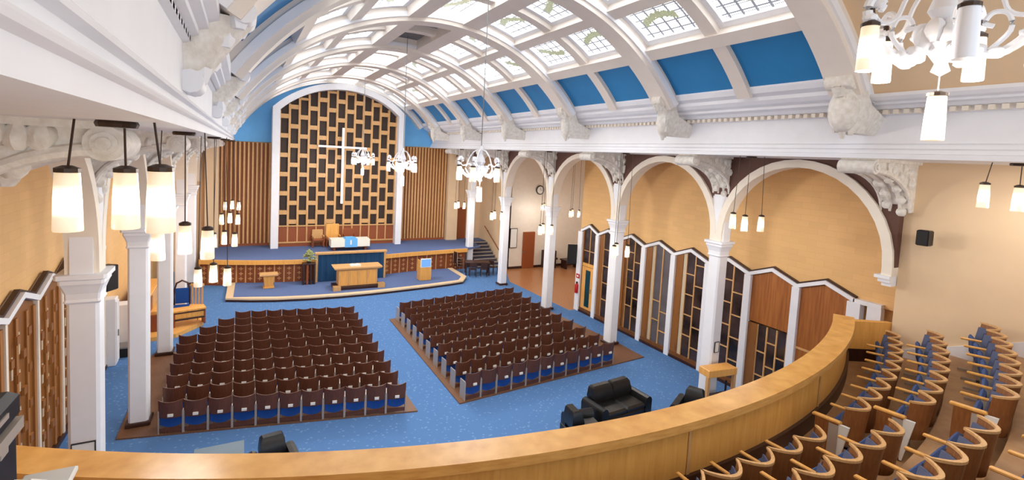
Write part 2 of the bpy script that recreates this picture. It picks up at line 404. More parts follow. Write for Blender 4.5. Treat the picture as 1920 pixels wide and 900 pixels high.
# brackets at the feet of the ribs
def rib_bracket(y, right, lab):
    mb = MB(); kw = 1 if not right or y < 6 else .62
    if right: pts = [(10.05,7.82,.10),(9.98,7.95,.17),(9.92,8.15,.24),(9.86,8.35,.27),(9.80,8.5,.24),(9.76,8.68,.2)]; bx = 10.95
    else: pts = [(-.40,7.48,.12),(-.36,7.58,.18),(-.28,7.72,.21),(-.17,7.88,.22),(-.06,8.02,.21),(.0,8.12,.19)]; bx = -.6
    s = 1 if right else -1
    rings = []
    for x, z, w in pts:
        w *= kw
        rings.append([(x + s*.0, y-w*.6, z),(x-s*.06, y-w*.3, z),(x-s*.09, y, z),(x-s*.06, y+w*.3, z),(x, y+w*.6, z),(x+s*.2, y+w, z),(bx if right and z < 8.3 or not right else x+s*.5, y+w, z),(bx if right and z < 8.3 or not right else x+s*.5, y-w, z),(x+s*.2, y-w, z)])
    mb.loft(rings)
    o = S('rib_bracket', mb, carved, lab, smooth=True)
    v = MB()
    for (x, z, r) in ((pts[-1][0], pts[-1][1]+(.06 if right else .04), .15 if right else .10), (pts[0][0], pts[0][1]+.03, .0 if right else .10)):
        if not r: v.sphere((9.93, y, 8.22), .26*kw, 14, 10, 1.6/kw); v.tube([(9.75, y, 8.5), (9.68, y, 8.62), (9.72, y, 8.75)], [.1,.12,.06], 8); v.tube([(9.93, y, 7.95), (9.98, y, 7.7)], [.1,.03], 8); continue
        v.loft([[(x + r*math.cos(a), yy, z + r*math.sin(a)) for a in [2*PI*k/12 for k in range(12)]] for yy in (y-.24*kw, y-.19*kw, y+.19*kw, y+.24*kw)])
    S('volute', v, carved if right else white, parent=o, smooth=True)
    lv = MB()
    for k in range(10):
        t = random.random(); i = min(int(t*5), 4); lv.sphere((pts[i][0]-s*.02, y + (random.random()-.5)*.36*kw, pts[i][1] + random.random()*.1), .06+.03*random.random(), 6, 5, 1.4, .4)
    S('carved_leaf', lv, carved if right else white, parent=o, smooth=True)
for n, y in enumerate([5.31] + YS):
    rib_bracket(y, True, 'carved white bracket under the vault rib, glazed screen side, %s from gallery' % ORD[n])
    rib_bracket(y, False, 'carved white bracket under the vault rib, organ console side, %s from gallery' % ORD[n])

# ------------------------------------------------------------------ end wall
S('wall_back', MB().box(-3.9, 24.4, YB+.05, YB+.3, -.1, 12.2), tanp, 'tan end wall behind the platform')
lun = MB(); poly = [(-.9,7.1),(11.1,7.44)] + [pol(6.4,a,0)[::2] for a in range(37,144,4)]
S('wall_lunette', lun.prism_xz(poly, YB-.02, YB+.05), lblue, 'pale blue lunette at the end of the vault')
def slats(x0, x1, z1, lab):
    t = empty('timber_cladding', lab, 'wall panel', ((x0+x1)/2, YB, PZ))
    q = lambda a: a - (x0+x1)/2
    MB().box(q(x0), q(x1), -.06, .03, 0.1, z1-PZ).build('backing_board', slatback, t)
    mb = MB(); n = int(round((x1-x0)/.205))
    for i in range(n):
        x = q(x0) + (i+.5)*(x1-x0)/n
        mb.box(x-.042, x+.042, -.17, -.06, .14, z1-PZ)
    mb.build('vertical_slats', oakl, t)
    MB().box(q(x0), q(x1), -.12, .0, 0, .14).build('skirting', redwood, t)
slats(-1.08, 1.45, 7.10, 'wall panel of vertical wooden slats between white organ frame and white columns')
slats(8.75, 11.96, 7.36, 'wall panel of vertical wooden slats beside the stairs and glazed screen aisle')
S('wall_pier', MB().box(12.0,12.75,30.75,YB+.05,PZ,7.37), tanp, 'tan pier at the end of the platform beside the stairs')
S('wall_pier.001', MB().box(-1.75,-1.12,30.75,YB+.05,PZ,7.19), tanp, 'tan pier at the organ console end of the platform')
S('door_1', MB().box(12.85,13.55,YB-.03,YB+.06,PZ,3.45), redwood, 'brown door at the back of the platform')

# organ screen: white arched frame with a staggered wooden grille
org = empty('organ_screen', 'tall arched white frame holding a dark staggered wooden organ grille', 'organ screen', (5.02, 30.2, PZ))
def arc_pts(xl, xr, zl, zr, zap, n=24):
    c = (xl+xr)/2; h = (xr-xl)/2; zs = (zl+zr)/2; sg = zap - zs; rr = (h*h+sg*sg)/2/sg
    out = []
    for i in range(n+1):
        x = xl + (xr-xl)*i/n
        out.append((x, zap - rr + math.sqrt(max(rr*rr-(x-c)**2, 0)) + (zr-zl)*((x-xl)/(xr-xl)-.5)))
    return out
OX, OZ = 5.02, PZ
def oz(p): return [(x-OX, z-OZ) for x, z in p]
outer = [(1.40,PZ)] + arc_pts(1.40,8.68,9.10,9.28,10.72) + [(8.68,PZ)]
inner = [(1.78,PZ)] + arc_pts(1.78,8.32,8.98,9.14,10.38) + [(8.32,PZ)]
mb = MB(); rings = []
for (a, b) in zip(oz(outer), oz(inner)):
    rings.append([(a[0],-.3,a[1]),(b[0],-.3,b[1]),(b[0],.0,b[1]),(b[0],.9,b[1]),(a[0],.9,a[1])])
mb.loft(rings); mb.build('white_frame', white, org)
ip = arc_pts(1.78,8.32,8.98,9.14,10.38, 48)
def ztop(x):
    for (x0,z0),(x1,z1) in zip(ip[:-1], ip[1:]):
        if x0 <= x <= x1: return z0 + (z1-z0)*(x-x0)/(x1-x0)
    return 9
poly = oz([(1.78,2.5)] + ip + [(8.32,2.5)])
MB().prism_xz(poly, .35, .42).build('dark_backing', dkpanel, org)
cw = (8.32-1.78)/13; per = 1.08
bars = MB(); posts = MB()
for i in range(14):
    x = 1.78 + cw*i; x0, x1 = max(1.78, x-.055), min(8.32, x+.055)
    posts.box(x0-OX, x1-OX, .16, .36, 2.45-OZ, min(ztop(x0), ztop(x1))-OZ-.01)
for i in range(13):
    xa, xb = 1.78 + cw*i + .05, 1.78 + cw*(i+1) - .05; z = 2.72 + (per/2 if i % 2 == 0 else 0)
    while z < 10.4:
        zt = min(ztop(xa), ztop(xb)) - .02
        if z < zt: bars.box(xa-OX, xb-OX, .18, .35, z-.12-OZ, min(z+.12, zt)-OZ)
        z += per
bars.add(posts.v, posts.f); bars.build('lattice', oakl, org)
pb = MB(); pb.box(1.78-OX, 8.32-OX, .2, .42, 0, 2.45-OZ)
pb.build('base_panel', redwood, org)
pt = MB()
for i in range(1, 13): pt.box(1.78+cw*i-.035-OX, 1.78+cw*i+.035-OX, .17, .2, .28, 2.45-OZ)
pt.box(1.78-OX, 8.32-OX, .16, .2, .2, .28).box(1.78-OX, 8.32-OX, .14, .2, 2.45-OZ, 2.52-OZ)
pt.build('base_battens', oakl, org)
cr = empty('wall_cross', 'plain white cross hung in front of the organ grille', 'cross', (5.12, 30.1, 3.8))
MB().cbox(-.065,.065,-.06,.06,0,4.42,.01).build('upright', cross_w, cr)
MB().cbox(-1.35,1.35,-.055,.055,3.24,3.36,.01).build('crossbar', cross_w, cr)
MB().box(-.03,.03,.06,.3,1.0,1.06).box(-.03,.03,.06,.3,3.9,3.96).build('mounting_stub', oakl, cr)

# ------------------------------------------------------------------ side walls
XS = 14.1; XSL = -3.68
S('wall_right', MB().box(XS, XS+.25, 2.0, 18.75, 3.75, 7.5).box(XS+.2, XS+.45, 2.0, 18.7, -.1, 3.8), tan, 'tan brick wall above the glazed screens')
S('wall_left', MB().box(XSL-.3, XSL-.05, -2, YB, -.1, 7.5), tan, 'tan wall of the organ console aisle')
S('ceiling.002', MB().box(12.5, 24.4, -2, YB, 7.42, 7.55), tanp, 'tan ceiling over the glazed screen aisle and side room')
S('ceiling.003', MB().box(-4, -2.0, -2, YB, 7.14, 7.3), tanp, 'tan ceiling over the organ console aisle')
S('wall_side_room_back', MB().box(14.6, 24.4, 27.0, 27.2, -.1, 7.5), cream, 'pale back wall of the side room')
S('wall_stair', MB().box(14.6, 14.8, 27.0, YB+.1, -.1, 7.5), tanp, 'tan wall beside the stairs')
S('wall_side_room_right', MB().box(24.2, 24.4, 18.4, 27.1, -.1, 7.5), cream, 'pale far side wall of the side room')
S('wall_side_room_front', MB().box(14.36, 24.4, 18.3, 18.55, -.1, 7.5), cream, 'pale front wall of the side room')
S('baseboard_back', MB().box(14.8, 24.2, 26.96, 27.0, 0, .15), darkw, 'dark skirting along the side room back wall')

# screen with gabled white capping: bays between white posts
VAL, PEAK = 3.74, 4.03
def gable(mb, x0, x1, ys):
    for a, b in zip(ys[:-1], ys[1:]):
        c = (a+b)/2
        mb.prism_yz([(a,VAL),(c,PEAK),(c,PEAK+.11),(a,VAL+.11)], x0, x1); mb.prism_yz([(c,PEAK),(b,VAL),(b,VAL+.11),(c,PEAK+.11)], x0, x1)
PR = [6.72 + 1.535*i for i in range(9)]      # post positions, glazed screen side
PR[-1] = 18.55; PR[-2] = 17.3
mb = MB(); gable(mb, XS-.16, XS+.08, PR); mb.box(XS-.16,XS+.08,6.1,6.75,VAL,VAL+.11)
S('trim_1', mb, white, 'white zigzag capping along the glazed screens')
mb = MB(); gable(mb, XS-.19, XS-.0, PR)
mb = MB()
for a, b in zip(PR[:-1], PR[1:]):
    c = (a+b)/2
    mb.prism_yz([(a,VAL+.112),(c,PEAK+.112),(c,PEAK+.16),(a,VAL+.16)], XS-.1, XS+.02); mb.prism_yz([(c,PEAK+.112),(b,VAL+.112),(b,VAL+.16),(c,PEAK+.16)], XS-.1, XS+.02)
S('trim_2', mb, darkw, 'thin dark line on top of the zigzag capping')
S('baseboard_right', MB().box(XS-.16, XS-.02, 6.1, 18.6, 0, .09), darkw, 'dark skirting under the glazed screens')
for i, y in enumerate(PR):
    w = .11 if 0 < i < 8 else .16
    S('screen_post', MB().cbox(XS-.18, XS+.04, y-w, y+w, .0, VAL+.02, .01), white, 'white post between glazed screens, %s from the gallery' % ORD[i])
S('screen_post.001x', MB().cbox(XS-.14, XS+.04, 6.1, 6.42, .0, VAL+.02, .01), white, 'white end pier of the glazed screens beside the gallery').name = 'screen_end_pier'
kinds = ['solid','half','glass','glass','glass','glass','narrow','door']
KL = {'solid': 'solid brown timber screen bay with gable top beside the gallery end',
      'half': 'timber screen bay with solid brown upper board and glazed lower half',
      'narrow': 'slim glazed screen bay next to the glazed door bay'}
for i, (a, b) in enumerate(zip(PR[:-1], PR[1:])):
    y0, y1 = a + .11, b - .11; c = (a+b)/2; k = kinds[i]; W = y1 - y0
    lab = KL.get(k) or ('glazed timber bay with a narrow door under a gable' if k == 'door' else 'tall glazed timber screen bay, %s from the gallery' % ORD[i])
    t = empty('glazed_screen' if k != 'solid' else 'timber_screen', lab, 'screen', (XS, c, .09), 0, 'gabled screen bays along the aisle')
    def top(y): return VAL + (PEAK-VAL)*(1-abs(y-c)/((b-a)/2)) - .02
    def panel(mb, ya, yb, z0, z1, x0, x1):
        # strip clipped under the gable
        if z1 is None:
            ys = [ya] + ([c] if ya < c < yb else []) + [yb]
            poly = [(ya-c, z0-.09)] + [(yb-c, z0-.09)] + [(q-c, top(q)-.09) for q in reversed(ys)]
            mb.prism_yz(poly, x0, x1)
        else: mb.box(x0, x1, ya-c, yb-c, z0-.09, z1-.09)
    if k == 'solid':
        mb = MB(); panel(mb, y0, y1, .09, None, -.08, .0); mb.build('board', board, t)
        mb = MB(); panel(mb, y0, y1, 2.0, 2.06, -.1, -.08); mb.build('rail', oakl, t); continue
    if k == 'half':
        mb = MB(); panel(mb, y0, y1, 2.35, None, -.08, 0); mb.build('upper_board', board, t)
    fr = MB(); zt = None if k not in ('half',) else 2.3
    plank_w = .24*W if k != 'door' else .12*W
    panel(fr, y1-plank_w, y1, .2, zt, -.1, 0); panel(fr, y0, y0+.05, .2, zt, -.1, 0)
    panel(fr, y0, y1, .09, .22, -.12, 0)
    fr.build('timber_frame', screenw, t)
    ga, gb = y0 + .05, y1 - plank_w
    gl = MB(); panel(gl, ga, gb, .22, zt, -.05, -.03)
    gl.build('glass', glassg if i == 4 else glassd, t)
    mu = MB()
    if k == 'door':
        panel(mu, ga, gb, 2.2, 2.34, -.1, -.02)
        mu.build('transom', oak, t)
        dr = MB(); panel(dr, ga+.02, gb-.02, .12, 2.18, -.11, -.05); d_ = dr.build('door', oak, t)
        dg = MB(); cc = (ga+gb)/2; dg.box(-.125, -.11, cc-.2-c, cc+.13-c, .25, 1.95); dg.build('door_glass', tealg, d_)
        h = MB().tube([(-.16, ga+.1-c, .95), (-.16, ga+.1-c, 1.15)], .015); h.build('door_handle', steel, d_)
        m3 = MB(); panel(m3, cc-.02, cc+.02, 2.34, None, -.08, -.02); panel(m3, ga, gb, 2.9, 2.93, -.08, -.02); m3.build('mullion', oakl, t)
        continue
    gw = gb - ga; nc = 3 if k == 'half' else 2
    if k in ('glass',):
        st = MB(); panel(st, gb-.16*gw, gb, .22, zt, -.07, -.02); st.build('curtain_edge', gwood if i in (3, 4) else screenw, t); gb2 = gb-.16*gw
    else: gb2 = gb
    for q in range(nc+1):
        y = ga + (gb2-ga)*q/nc; panel(mu, max(ga, y-.02), min(gb2, y+.02), .22, zt, -.09, -.02)
    for q in range(nc):
        ya, yb = ga + (gb2-ga)*q/nc, ga + (gb2-ga)*(q+1)/nc; z = .62 + (.36 if q % 2 else 0) + .1*(i % 3)
        while z < ((zt or min(top(ya), top(yb))) - .12):
            if not (i == 4 and z > 2.0): panel(mu, ya, yb, z, z+.035, -.085, -.02)
            z += .74
    mu.build('lead_bars', oakl, t)

# left screens: solid timber, light through staggered slots painted as pale strips
PL = [6.85 + 1.53*i for i in range(8)] + [18.4]
mb = MB()
for a, b in zip(PL[:-1], PL[1:]):
    c = (a+b)/2
    mb.prism_yz([(a,3.66),(c,3.92),(c,4.03),(a,3.77)], XSL-.06, XSL+.16); mb.prism_yz([(c,3.92),(b,3.66),(b,3.77),(c,4.03)], XSL-.06, XSL+.16)
S('trim_3', mb, white, 'white zigzag capping along the carved timber screens')
mb = MB()
for a, b in zip(PL[:-1], PL[1:]):
    c = (a+b)/2
    mb.prism_yz([(a,3.772),(c,4.032),(c,4.09),(a,3.83)], XSL-.0, XSL+.09); mb.prism_yz([(c,4.032),(b,3.772),(b,3.83),(c,4.09)], XSL-.0, XSL+.09)
S('trim_4', mb, darkw, 'thin dark line above the capping of the carved timber screens')
S('baseboard_left', MB().box(XSL+.02, XSL+.15, 6.8, 18.5, 0, .1), darkw, 'dark skirting under the carved timber screens')
for i, y in enumerate(PL):
    S('screen_post', MB().cbox(XSL-.02, XSL+.13, y-.045, y+.045, 0, 3.68, .01), cream, 'slim pale post between carved timber screens, %s from the gallery' % ORD[i])
for i, (a, b) in enumerate(zip(PL[:-1], PL[1:])):
    c = (a+b)/2
    t = empty('carved_screen', 'brown timber screen bay pierced by staggered slots, %s from the gallery' % ORD[i], 'screen', (XSL, c, .1), 0, 'carved timber screens opposite the glazed ones')
    mb = MB(); mb.prism_yz([(a+.05-c,0),(b-.05-c,0),(b-.05-c,3.56),(0,3.80),(a+.05-c,3.56)], 0, .06); mb.build('board', screenw, t)
    st = MB()
    for q, y in enumerate((a+.05, a+.5, b-.53, b-.17)):
        w = .12 if q in (0, 3) else .1
        st.box(.06, .1, y-c, y+w-c, 0, 3.5)
    for q in range(4):
        z = .5 + (q % 2)*.35
        if a+.34+.28*q > b-.08: continue
        while z < 3.2: st.box(.06, .12, a+.2+.28*q-c, a+.34+.28*q-c, z, z+.16); z += .72
    st.build('staggered_blocks', screenl, t)
    sl = MB()
    for q in range(3):
        z = .25 + (q % 2)*.36
        if a+.41+.34*q > b-.08: continue
        while z < 3.1: sl.box(.06, .075, a+.34+.34*q-c, a+.41+.34*q-c, z, z+.42); z += .72
    sl.build('slot_light_strips', gwood, t)  # pale colour stands in for light shining through the slots
# white partition cupboards beyond the left screens
for i, (y0, y1, h, x1) in enumerate(((18.55, 18.95, 2.1, -3.34), (20.0, 20.5, 1.5, -3.2))):
    t = empty('white_cabinet', ('tall white cupboard just past the carved timber screens', 'lower white cupboard next to the organ console')[i], 'cupboard', (-3.4, (y0+y1)/2, 0))
    c = (y0+y1)/2
    MB().cbox(-.28, x1+3.4, y0-c, y1-c, 0, h, .02).build('body', white, t)
    MB().cbox(x1+3.4, x1+3.43, y0-c+.03, -.01, .1, h-.1, .01).cbox(x1+3.4, x1+3.43, .01, y1-c-.03, .1, h-.1, .01).build('door', white, t)
    MB().box(x1+3.43, x1+3.46, -.05, -.03, .9, 1.1).build('door_handle', steel, t)

# ------------------------------------------------------------------ platform
front = [(-1.78,27.8),(-.6,27.35),(.6,27.0),(1.9,26.75),(3.3,26.62),(5.1,26.6),(6.9,26.95),(8.4,27.25),(10.2,27.45),(12.2,27.68)]
plat = [(-1.78,YB)] + front + [(13.35,28.2),(13.6,30.0),(14.6,30.0),(14.6,YB)]
S('platform', MB().prism(plat, 1.22, PZ), carpet2, 'blue carpeted platform at the end of the hall')
nose = MB()
def strip(mb, pts, off0, off1, z0, z1):
    rings = []
    for i, (x, y) in enumerate(pts):
        a = pts[max(i-1,0)]; b = pts[min(i+1,len(pts)-1)]
        dx, dy = b[0]-a[0], b[1]-a[1]; l = math.hypot(dx, dy); nx, ny = dy/l, -dx/l
        rings.append([(x+nx*off0,y+ny*off0,z0),(x+nx*off1,y+ny*off1,z0),(x+nx*off1,y+ny*off1,z1),(x+nx*off0,y+ny*off0,z1)])
    return mb.loft(rings)
S('trim_5', strip(nose, front, -.02, .12, 1.1, 1.31), oak, 'golden oak edge of the platform')
fa = [(x, y+.18) for x, y in front]
S('wall_platform_front', strip(MB(), fa, -.1, 0, 0, 1.12), redwood, 'red brown panelled front of the platform')
bt = MB()
for i in range(len(fa)-1):
    (x0,y0),(x1,y1) = fa[i], fa[i+1]; n = 6
    for k in range(n):
        x, y = x0+(x1-x0)*k/n, y0+(y1-y0)*k/n; an = math.atan2(y1-y0, x1-x0)
        bt.at(x, y, 0, an)
        if k % 2 == 0: bt.box(-.03,.03,-.03,.0,.1,1.1)
        else:
            for z in (.35,.6,.85): bt.box(-.09,.09,-.025,0,z-.02,z+.02).box(-.02,.02,-.025,0,z-.09,z+.09)
bt.at()
S('trim_6', bt, oakl, 'carved battens and tracery on the platform front')

# dais in front of the platform
dp = [(-.5,27.4),(-.55,24.66),(.4,24.3),(1.4,24.02),(2.7,23.84),(4.15,23.76),(5.5,23.80),(6.7,23.92),(8.5,24.14),(9.8,24.36),(10.65,24.55),(11.2,25.4),(11.2,27.6)]
S('dais', MB().prism([(p[0], p[1]) for p in dp] , 0, .15), carpet2, 'low blue carpeted dais before the platform')
S('trim_7', strip(MB(), dp, -.26, .05, .1, .17), mat('pale_dais_edge', (.91,.80,.65), .45, var=.06, scale=6), 'pale oak border around the dais')
S('trim_8', strip(MB(), dp, -.2, .03, 0, .1), darkw, 'dark riser under the dais border')

# blue draped front with capping
t = empty('draped_rail', 'wooden rail hung with deep blue pleated drape behind communion table', 'rail', (5.1, 26.45, .15))
rings = []
for i in range(61):
    x = -1.66 + 3.32*i/60; yy = .03*math.sin(i*1.35)
    rings.append([(x, yy-.02, .02), (x, yy+.02, .02), (x, yy+.02, 1.42), (x, yy-.02, 1.42)])
MB().loft(rings).build('blue_drape', drape, t, True)
MB().cbox(-1.82, 1.82, -.12, .1, 1.42, 1.54, .015).build('capping_rail', oakl, t)
MB().cbox(-1.78,-1.68,-.08,.08,0,1.42,.01).build('end_post', oakl, t); MB().cbox(1.68,1.78,-.08,.08,0,1.42,.01).build('end_post', oakl, t)

# cloth covered table on platform
t = empty('altar_table', 'table under a white cloth with pale blue centre panel on the platform', 'table', (5.42, 28.9, PZ))
MB().cbox(-.95,.95,-.3,.3,.16,.5,.01).build('body', redwood, t)
MB().cbox(-1.04,1.04,-.38,.38,.54,.62,.01).build('table_top', oakl, t)
MB().loft([[(-1.06,-.4,.22),(1.06,-.4,.22),(1.06,.4,.22),(-1.06,.4,.22)],[(-1.06,-.4,.64),(1.06,-.4,.64),(1.06,.4,.64),(-1.06,.4,.64)]]).build('cloth', linen, t)
MB().box(-.32,.36,-.43,-.4,.2,.645).box(-.32,.36,-.42,.42,.642,.66).build('blue_frontal', lblue, t)
MB().box(-.04,.04,-.445,-.43,.35,.6).build('frontal_motif', linen, t)
MB().box(-.9,-.8,-.25,.25,0,.17).build('leg', redwood, t); MB().box(.8,.9,-.25,.25,0,.17).build('leg', redwood, t)
tag(MB().cbox(5.18,5.62,28.75,29.05,1.965,2.03,.01).build('folded_cloth', lblue), 'small pale blue folded cloth on the white covered table', 'cloth')

# three chairs behind
def big_chair(name, lab, x, y, w, h, m):
    t = empty(name, lab, 'chair', (x, y, PZ), 0, 'wooden armchairs behind the covered table')
    MB().cbox(-w/2, w/2, .2, .27, .35, h, .03).build('backrest', m, t)
    MB().cbox(-w/2, w/2, -.28, .2, .38, .47, .02).build('seat', redwood, t)
    for sx in (-1, 1):
        MB().cbox(sx*w/2-.035, sx*w/2+.035, -.28, .22, .62, .68, .01).build('armrest', m, t)
        MB().cbox(sx*w/2-.03, sx*w/2+.03, -.28, -.22, 0, .62, .01).build('leg', redwood, t)
        MB().cbox(sx*w/2-.03, sx*w/2+.03, .2, .26, 0, .4, .01).build('leg', redwood, t)
big_chair('armchair', 'smaller wooden armchair on the organ console side of the high-backed one', 3.86, 30.0, .58, .98, oakl)
big_chair('armchair', 'high-backed golden wooden armchair behind the white covered table', 4.68, 30.0, .72, 1.3, oak)
big_chair('armchair', 'low wooden armchair hidden behind the blue centre of the covered table', 5.6, 30.0, .6, 1.0, redwood)

# communion table
t = empty('communion_table', 'golden oak communion table on a dark plinth on the dais', 'table', (5.1, 25.05, .15))
MB().cbox(-1.15,1.1,-.5,.5,0,.15,.015).build('plinth', darkw, t)
MB().box(-1.2,-.85,-.62,-.3,0,.2).build('kneeler', oakl, t); MB().box(.95,1.3,-.55,-.2,0,.2).build('kneeler', oakl, t)
MB().cbox(-.92,.92,-.36,.36,.15,.95,.02).build('body', oak, t)
mb = MB()
for x in (-.9,-.45,0,.45,.9): mb.box(x-.03,x+.03,-.39,-.36,.17,.93)
mb.box(-.93,.93,-.375,-.36,.17,.2); mb.box(-.93,.93,-.375,-.36,.9,.93); mb.build('panel_moulding', oakl, t)
MB().loft([[(-1.0,-.42,.95),(1.0,-.42,.95),(1.0,.42,.95),(-1.0,.42,.95)],[(-1.14,-.5,1.02),(1.14,-.5,1.02),(1.14,.5,1.02),(-1.14,.5,1.02)],[(-1.16,-.5,1.08),(1.16,-.5,1.08),(1.16,.5,1.08),(-1.16,.5,1.08)]]).build('table_top', oakl, t)
t = empty('open_book', 'large open white book on the communion table', 'book', (5.0, 25.0, 1.232))
mb = MB()
for s in (-1, 1): mb.loft([[(0,-.16,.0),(0,.16,.0),(0,.16,.05),(0,-.16,.05)],[(s*.12,-.16,0),(s*.12,.16,0),(s*.12,.16,.085),(s*.12,-.16,.085)],[(s*.25,-.16,0),(s*.25,.16,0),(s*.25,.16,.05),(s*.25,-.16,.05)]])
mb.build('pages', paper, t)
# font / small lectern
t = empty('oak_pedestal', 'small flared golden oak pedestal table alone on the dais', 'pedestal', (1.17, 26.05, .15))
MB().cbox(-.24,.24,-.2,.2,0,.06,.01).build('base', oak, t)
MB().loft([[(-.18,-.15,.06),(.18,-.15,.06),(.18,.15,.06),(-.18,.15,.06)],[(-.24,-.2,.6),(.24,-.2,.6),(.24,.2,.6),(-.24,.2,.6)]]).build('body', oak, t)
MB().cbox(-.4,.4,-.28,.28,.6,.7,.02).build('top', oakl, t)
# flower stand
t = empty('flower_stand', 'tall dark wooden stand before the platform beside blue drape', 'stand', (2.98, 26.2, .15))
MB().cbox(-.3,.3,-.2,.2,1.0,1.08,.01).build('top', darkw, t)
for x in (-.25,-.08,.08,.25): MB().cbox(x-.045,x+.045,-.16,.16,0,1.0,.01).build('leg', redwood if x in (-.08,) else darkw, t)
t = empty('flower_arrangement', 'pale green and cream flower arrangement on the dark stand', 'flowers', (2.98, 26.2, 1.232))
MB().lathe([(.08,0),(.12,.06),(.1,.14)], 10).build('bowl', darkbr, t)
mb = MB()
for k in range(60):
    a = random.random()*2*PI; h = random.random(); r = .42*(1-h*.85)*math.sqrt(random.random())
    mb.sphere((r*math.cos(a), r*math.sin(a)*.6, .1+h*.55), .05+.03*random.random(), 5, 4, .7, .6)
mb.build('foliage', green, t)
# screen lectern
t = empty('screen_lectern', 'oak lectern with a lit blue display screen on the dais', 'lectern', (8.75, 25.45, .15))
MB().cbox(-.32,.32,-.25,.25,0,.78,.02).build('body', oak, t)
MB().cbox(-.32,-.27,-.2,.2,.78,1.1,.01).build('side_panel', oak, t); MB().cbox(.27,.32,-.2,.2,.78,1.1,.01).build('side_panel', oak, t)
s_ = MB().cbox(-.29,.29,-.28,-.2,.72,1.2,.01).build('screen_case', paper, t)
MB().box(-.25,.25,-.29,-.28,.76,1.16).build('screen', screen_em, s_)

# organ console group
t = empty('floor_case', 'small dark case with pale lid on the floor between the white cupboards', 'case', (-3.3, 19.45, 0))
MB().cbox(-.2,.2,-.25,.25,0,.28,.02).build('body', blackm, t); MB().cbox(-.21,.21,-.26,.26,.28,.34,.015).build('lid', steel, t)
t = empty('organ_console', 'reddish wooden organ console on a low wooden base behind white columns', 'organ', (-2.2, 22.0, 0))
MB().prism([(-.85,-1.6),(.2,-1.4),(.95,-.3),(.75,1.4),(-1.1,1.4),(-1.1,-1.5)], 0, .14).build('base', oak, t)
MB().cbox(-1.08,-.62,-1.2,1.2,.14,1.5,.02).build('case', redwood, t)
MB().cbox(-.62,-.3,-.9,.9,.74,.86,.01).build('keyboard_shelf', oak, t)
MB().cbox(-.66,-.58,-.6,.6,.9,1.4,.01).build('music_desk', oakl, t)
MB().cbox(-1.1,-.55,-1.25,1.25,1.5,1.57,.015).build('top', oak, t)
MB().cbox(-.62,-.32,-.95,-.87,.14,.74,.01).build('side_cheek', redwood, t); MB().cbox(-.62,-.32,.87,.95,.14,.74,.01).build('side_cheek', redwood, t)
t = empty('organ_bench', 'wooden organ bench with dark rails at the front of the organ console', 'bench', (-1.72, 21.55, .14), R(14))
MB().cbox(-.5,.55,-.2,.25,.55,.63,.015).build('seat', oak, t)
MB().cbox(-.46,.52,-.17,-.12,.3,.52,.01).build('front_board', oak, t)
for x in (-.46,.5): MB().cbox(x-.03,x+.03,-.18,.22,0,.55,.01).build('leg', redwood, t)
MB().cbox(-.46,.5,-.2,-.14,.24,.3,.01).build('stretcher', darkw, t); MB().cbox(-.46,.5,-.2,-.16,.5,.54,.008).build('dark_rail', darkw, t)
t = empty('curved_chair', 'wooden chair with hooped back and blue cushion by the organ', 'chair', (-2.0, 22.55, .14), R(0))
MB().tube([(-.25,0,.5),(-.25,0,1.1),(-.18,0,1.35),(0,0,1.45),(.18,0,1.35),(.25,0,1.1),(.25,0,.5)], .035).build('hoop_back', darkw, t)
MB().cbox(-.22,.22,-.03,.03,.55,1.15,.02).build('back_cushion', bluef, t)
MB().cbox(-.25,.25,-.45,.02,.42,.5,.02).build('seat', bluef, t)
for x in (-.22,.22):
    for y in (-.42,0): MB().cbox(x-.02,x+.02,y-.02,y+.02,0,.42,.005).build('leg', darkw, t)
t = empty('slatted_chair', 'pale wooden slat-backed chair at the outer end of the organ console', 'chair', (-1.5, 22.5, .14), R(-20))
for x in (-.18,-.06,.06,.18): MB().cbox(x-.025,x+.025,-.02,.02,.45,1.25,.01).build('back_slat', oakl, t)
MB().cbox(-.24,.24,-.03,.03,1.2,1.3,.01).build('top_rail', oakl, t)
MB().cbox(-.24,.24,-.45,.02,.42,.48,.01).build('seat', oak, t)
for x in (-.21,.21):
    for y in (-.42,0): MB().cbox(x-.02,x+.02,y-.02,y+.02,0,.42,.005).build('leg', oak, t)

# dark tables and stacked chairs near the stairs
t = empty('dark_table', 'dark wooden table at the foot of the stairs', 'table', (12.35, 26.35, 0), R(-20))
MB().cbox(-.75,.75,-.4,.4,.7,.76,.01).build('table_top', darkw, t)
for x in (-.68,.68):
    for y in (-.33,.33): MB().cbox(x-.035,x+.035,y-.035,y+.035,0,.7,.005).build('leg', darkw, t)
MB().cbox(-.68,.68,-.33,-.29,.55,.68,.005).build('apron', darkw, t)
t0 = empty('dark_chair', 'dark wooden chair tucked at the near side of the dark table', 'chair', (12.5, 25.75, 0), R(160), 'dark chairs round the table by the stairs')
MB().cbox(-.2,.2,-.2,.2,.42,.46,.01).build('seat', darkw, t0)
MB().cbox(-.2,.2,.18,.21,.6,.85,.01).build('backrest', darkw, t0)
for x in (-.18,.18):
    MB().cbox(x-.018,x+.018,-.19,-.15,0,.42,.004).build('leg', darkw, t0); MB().cbox(x-.018,x+.018,.17,.2,0,.85,.004).build('leg', darkw, t0)
dup(t0, (11.85, 25.9, 0), R(165), 'dark wooden chair at the dais end of the dark table')
dup(t0, (13.3, 26.1, 0), R(110), 'dark wooden chair at the stair end of the dark table')
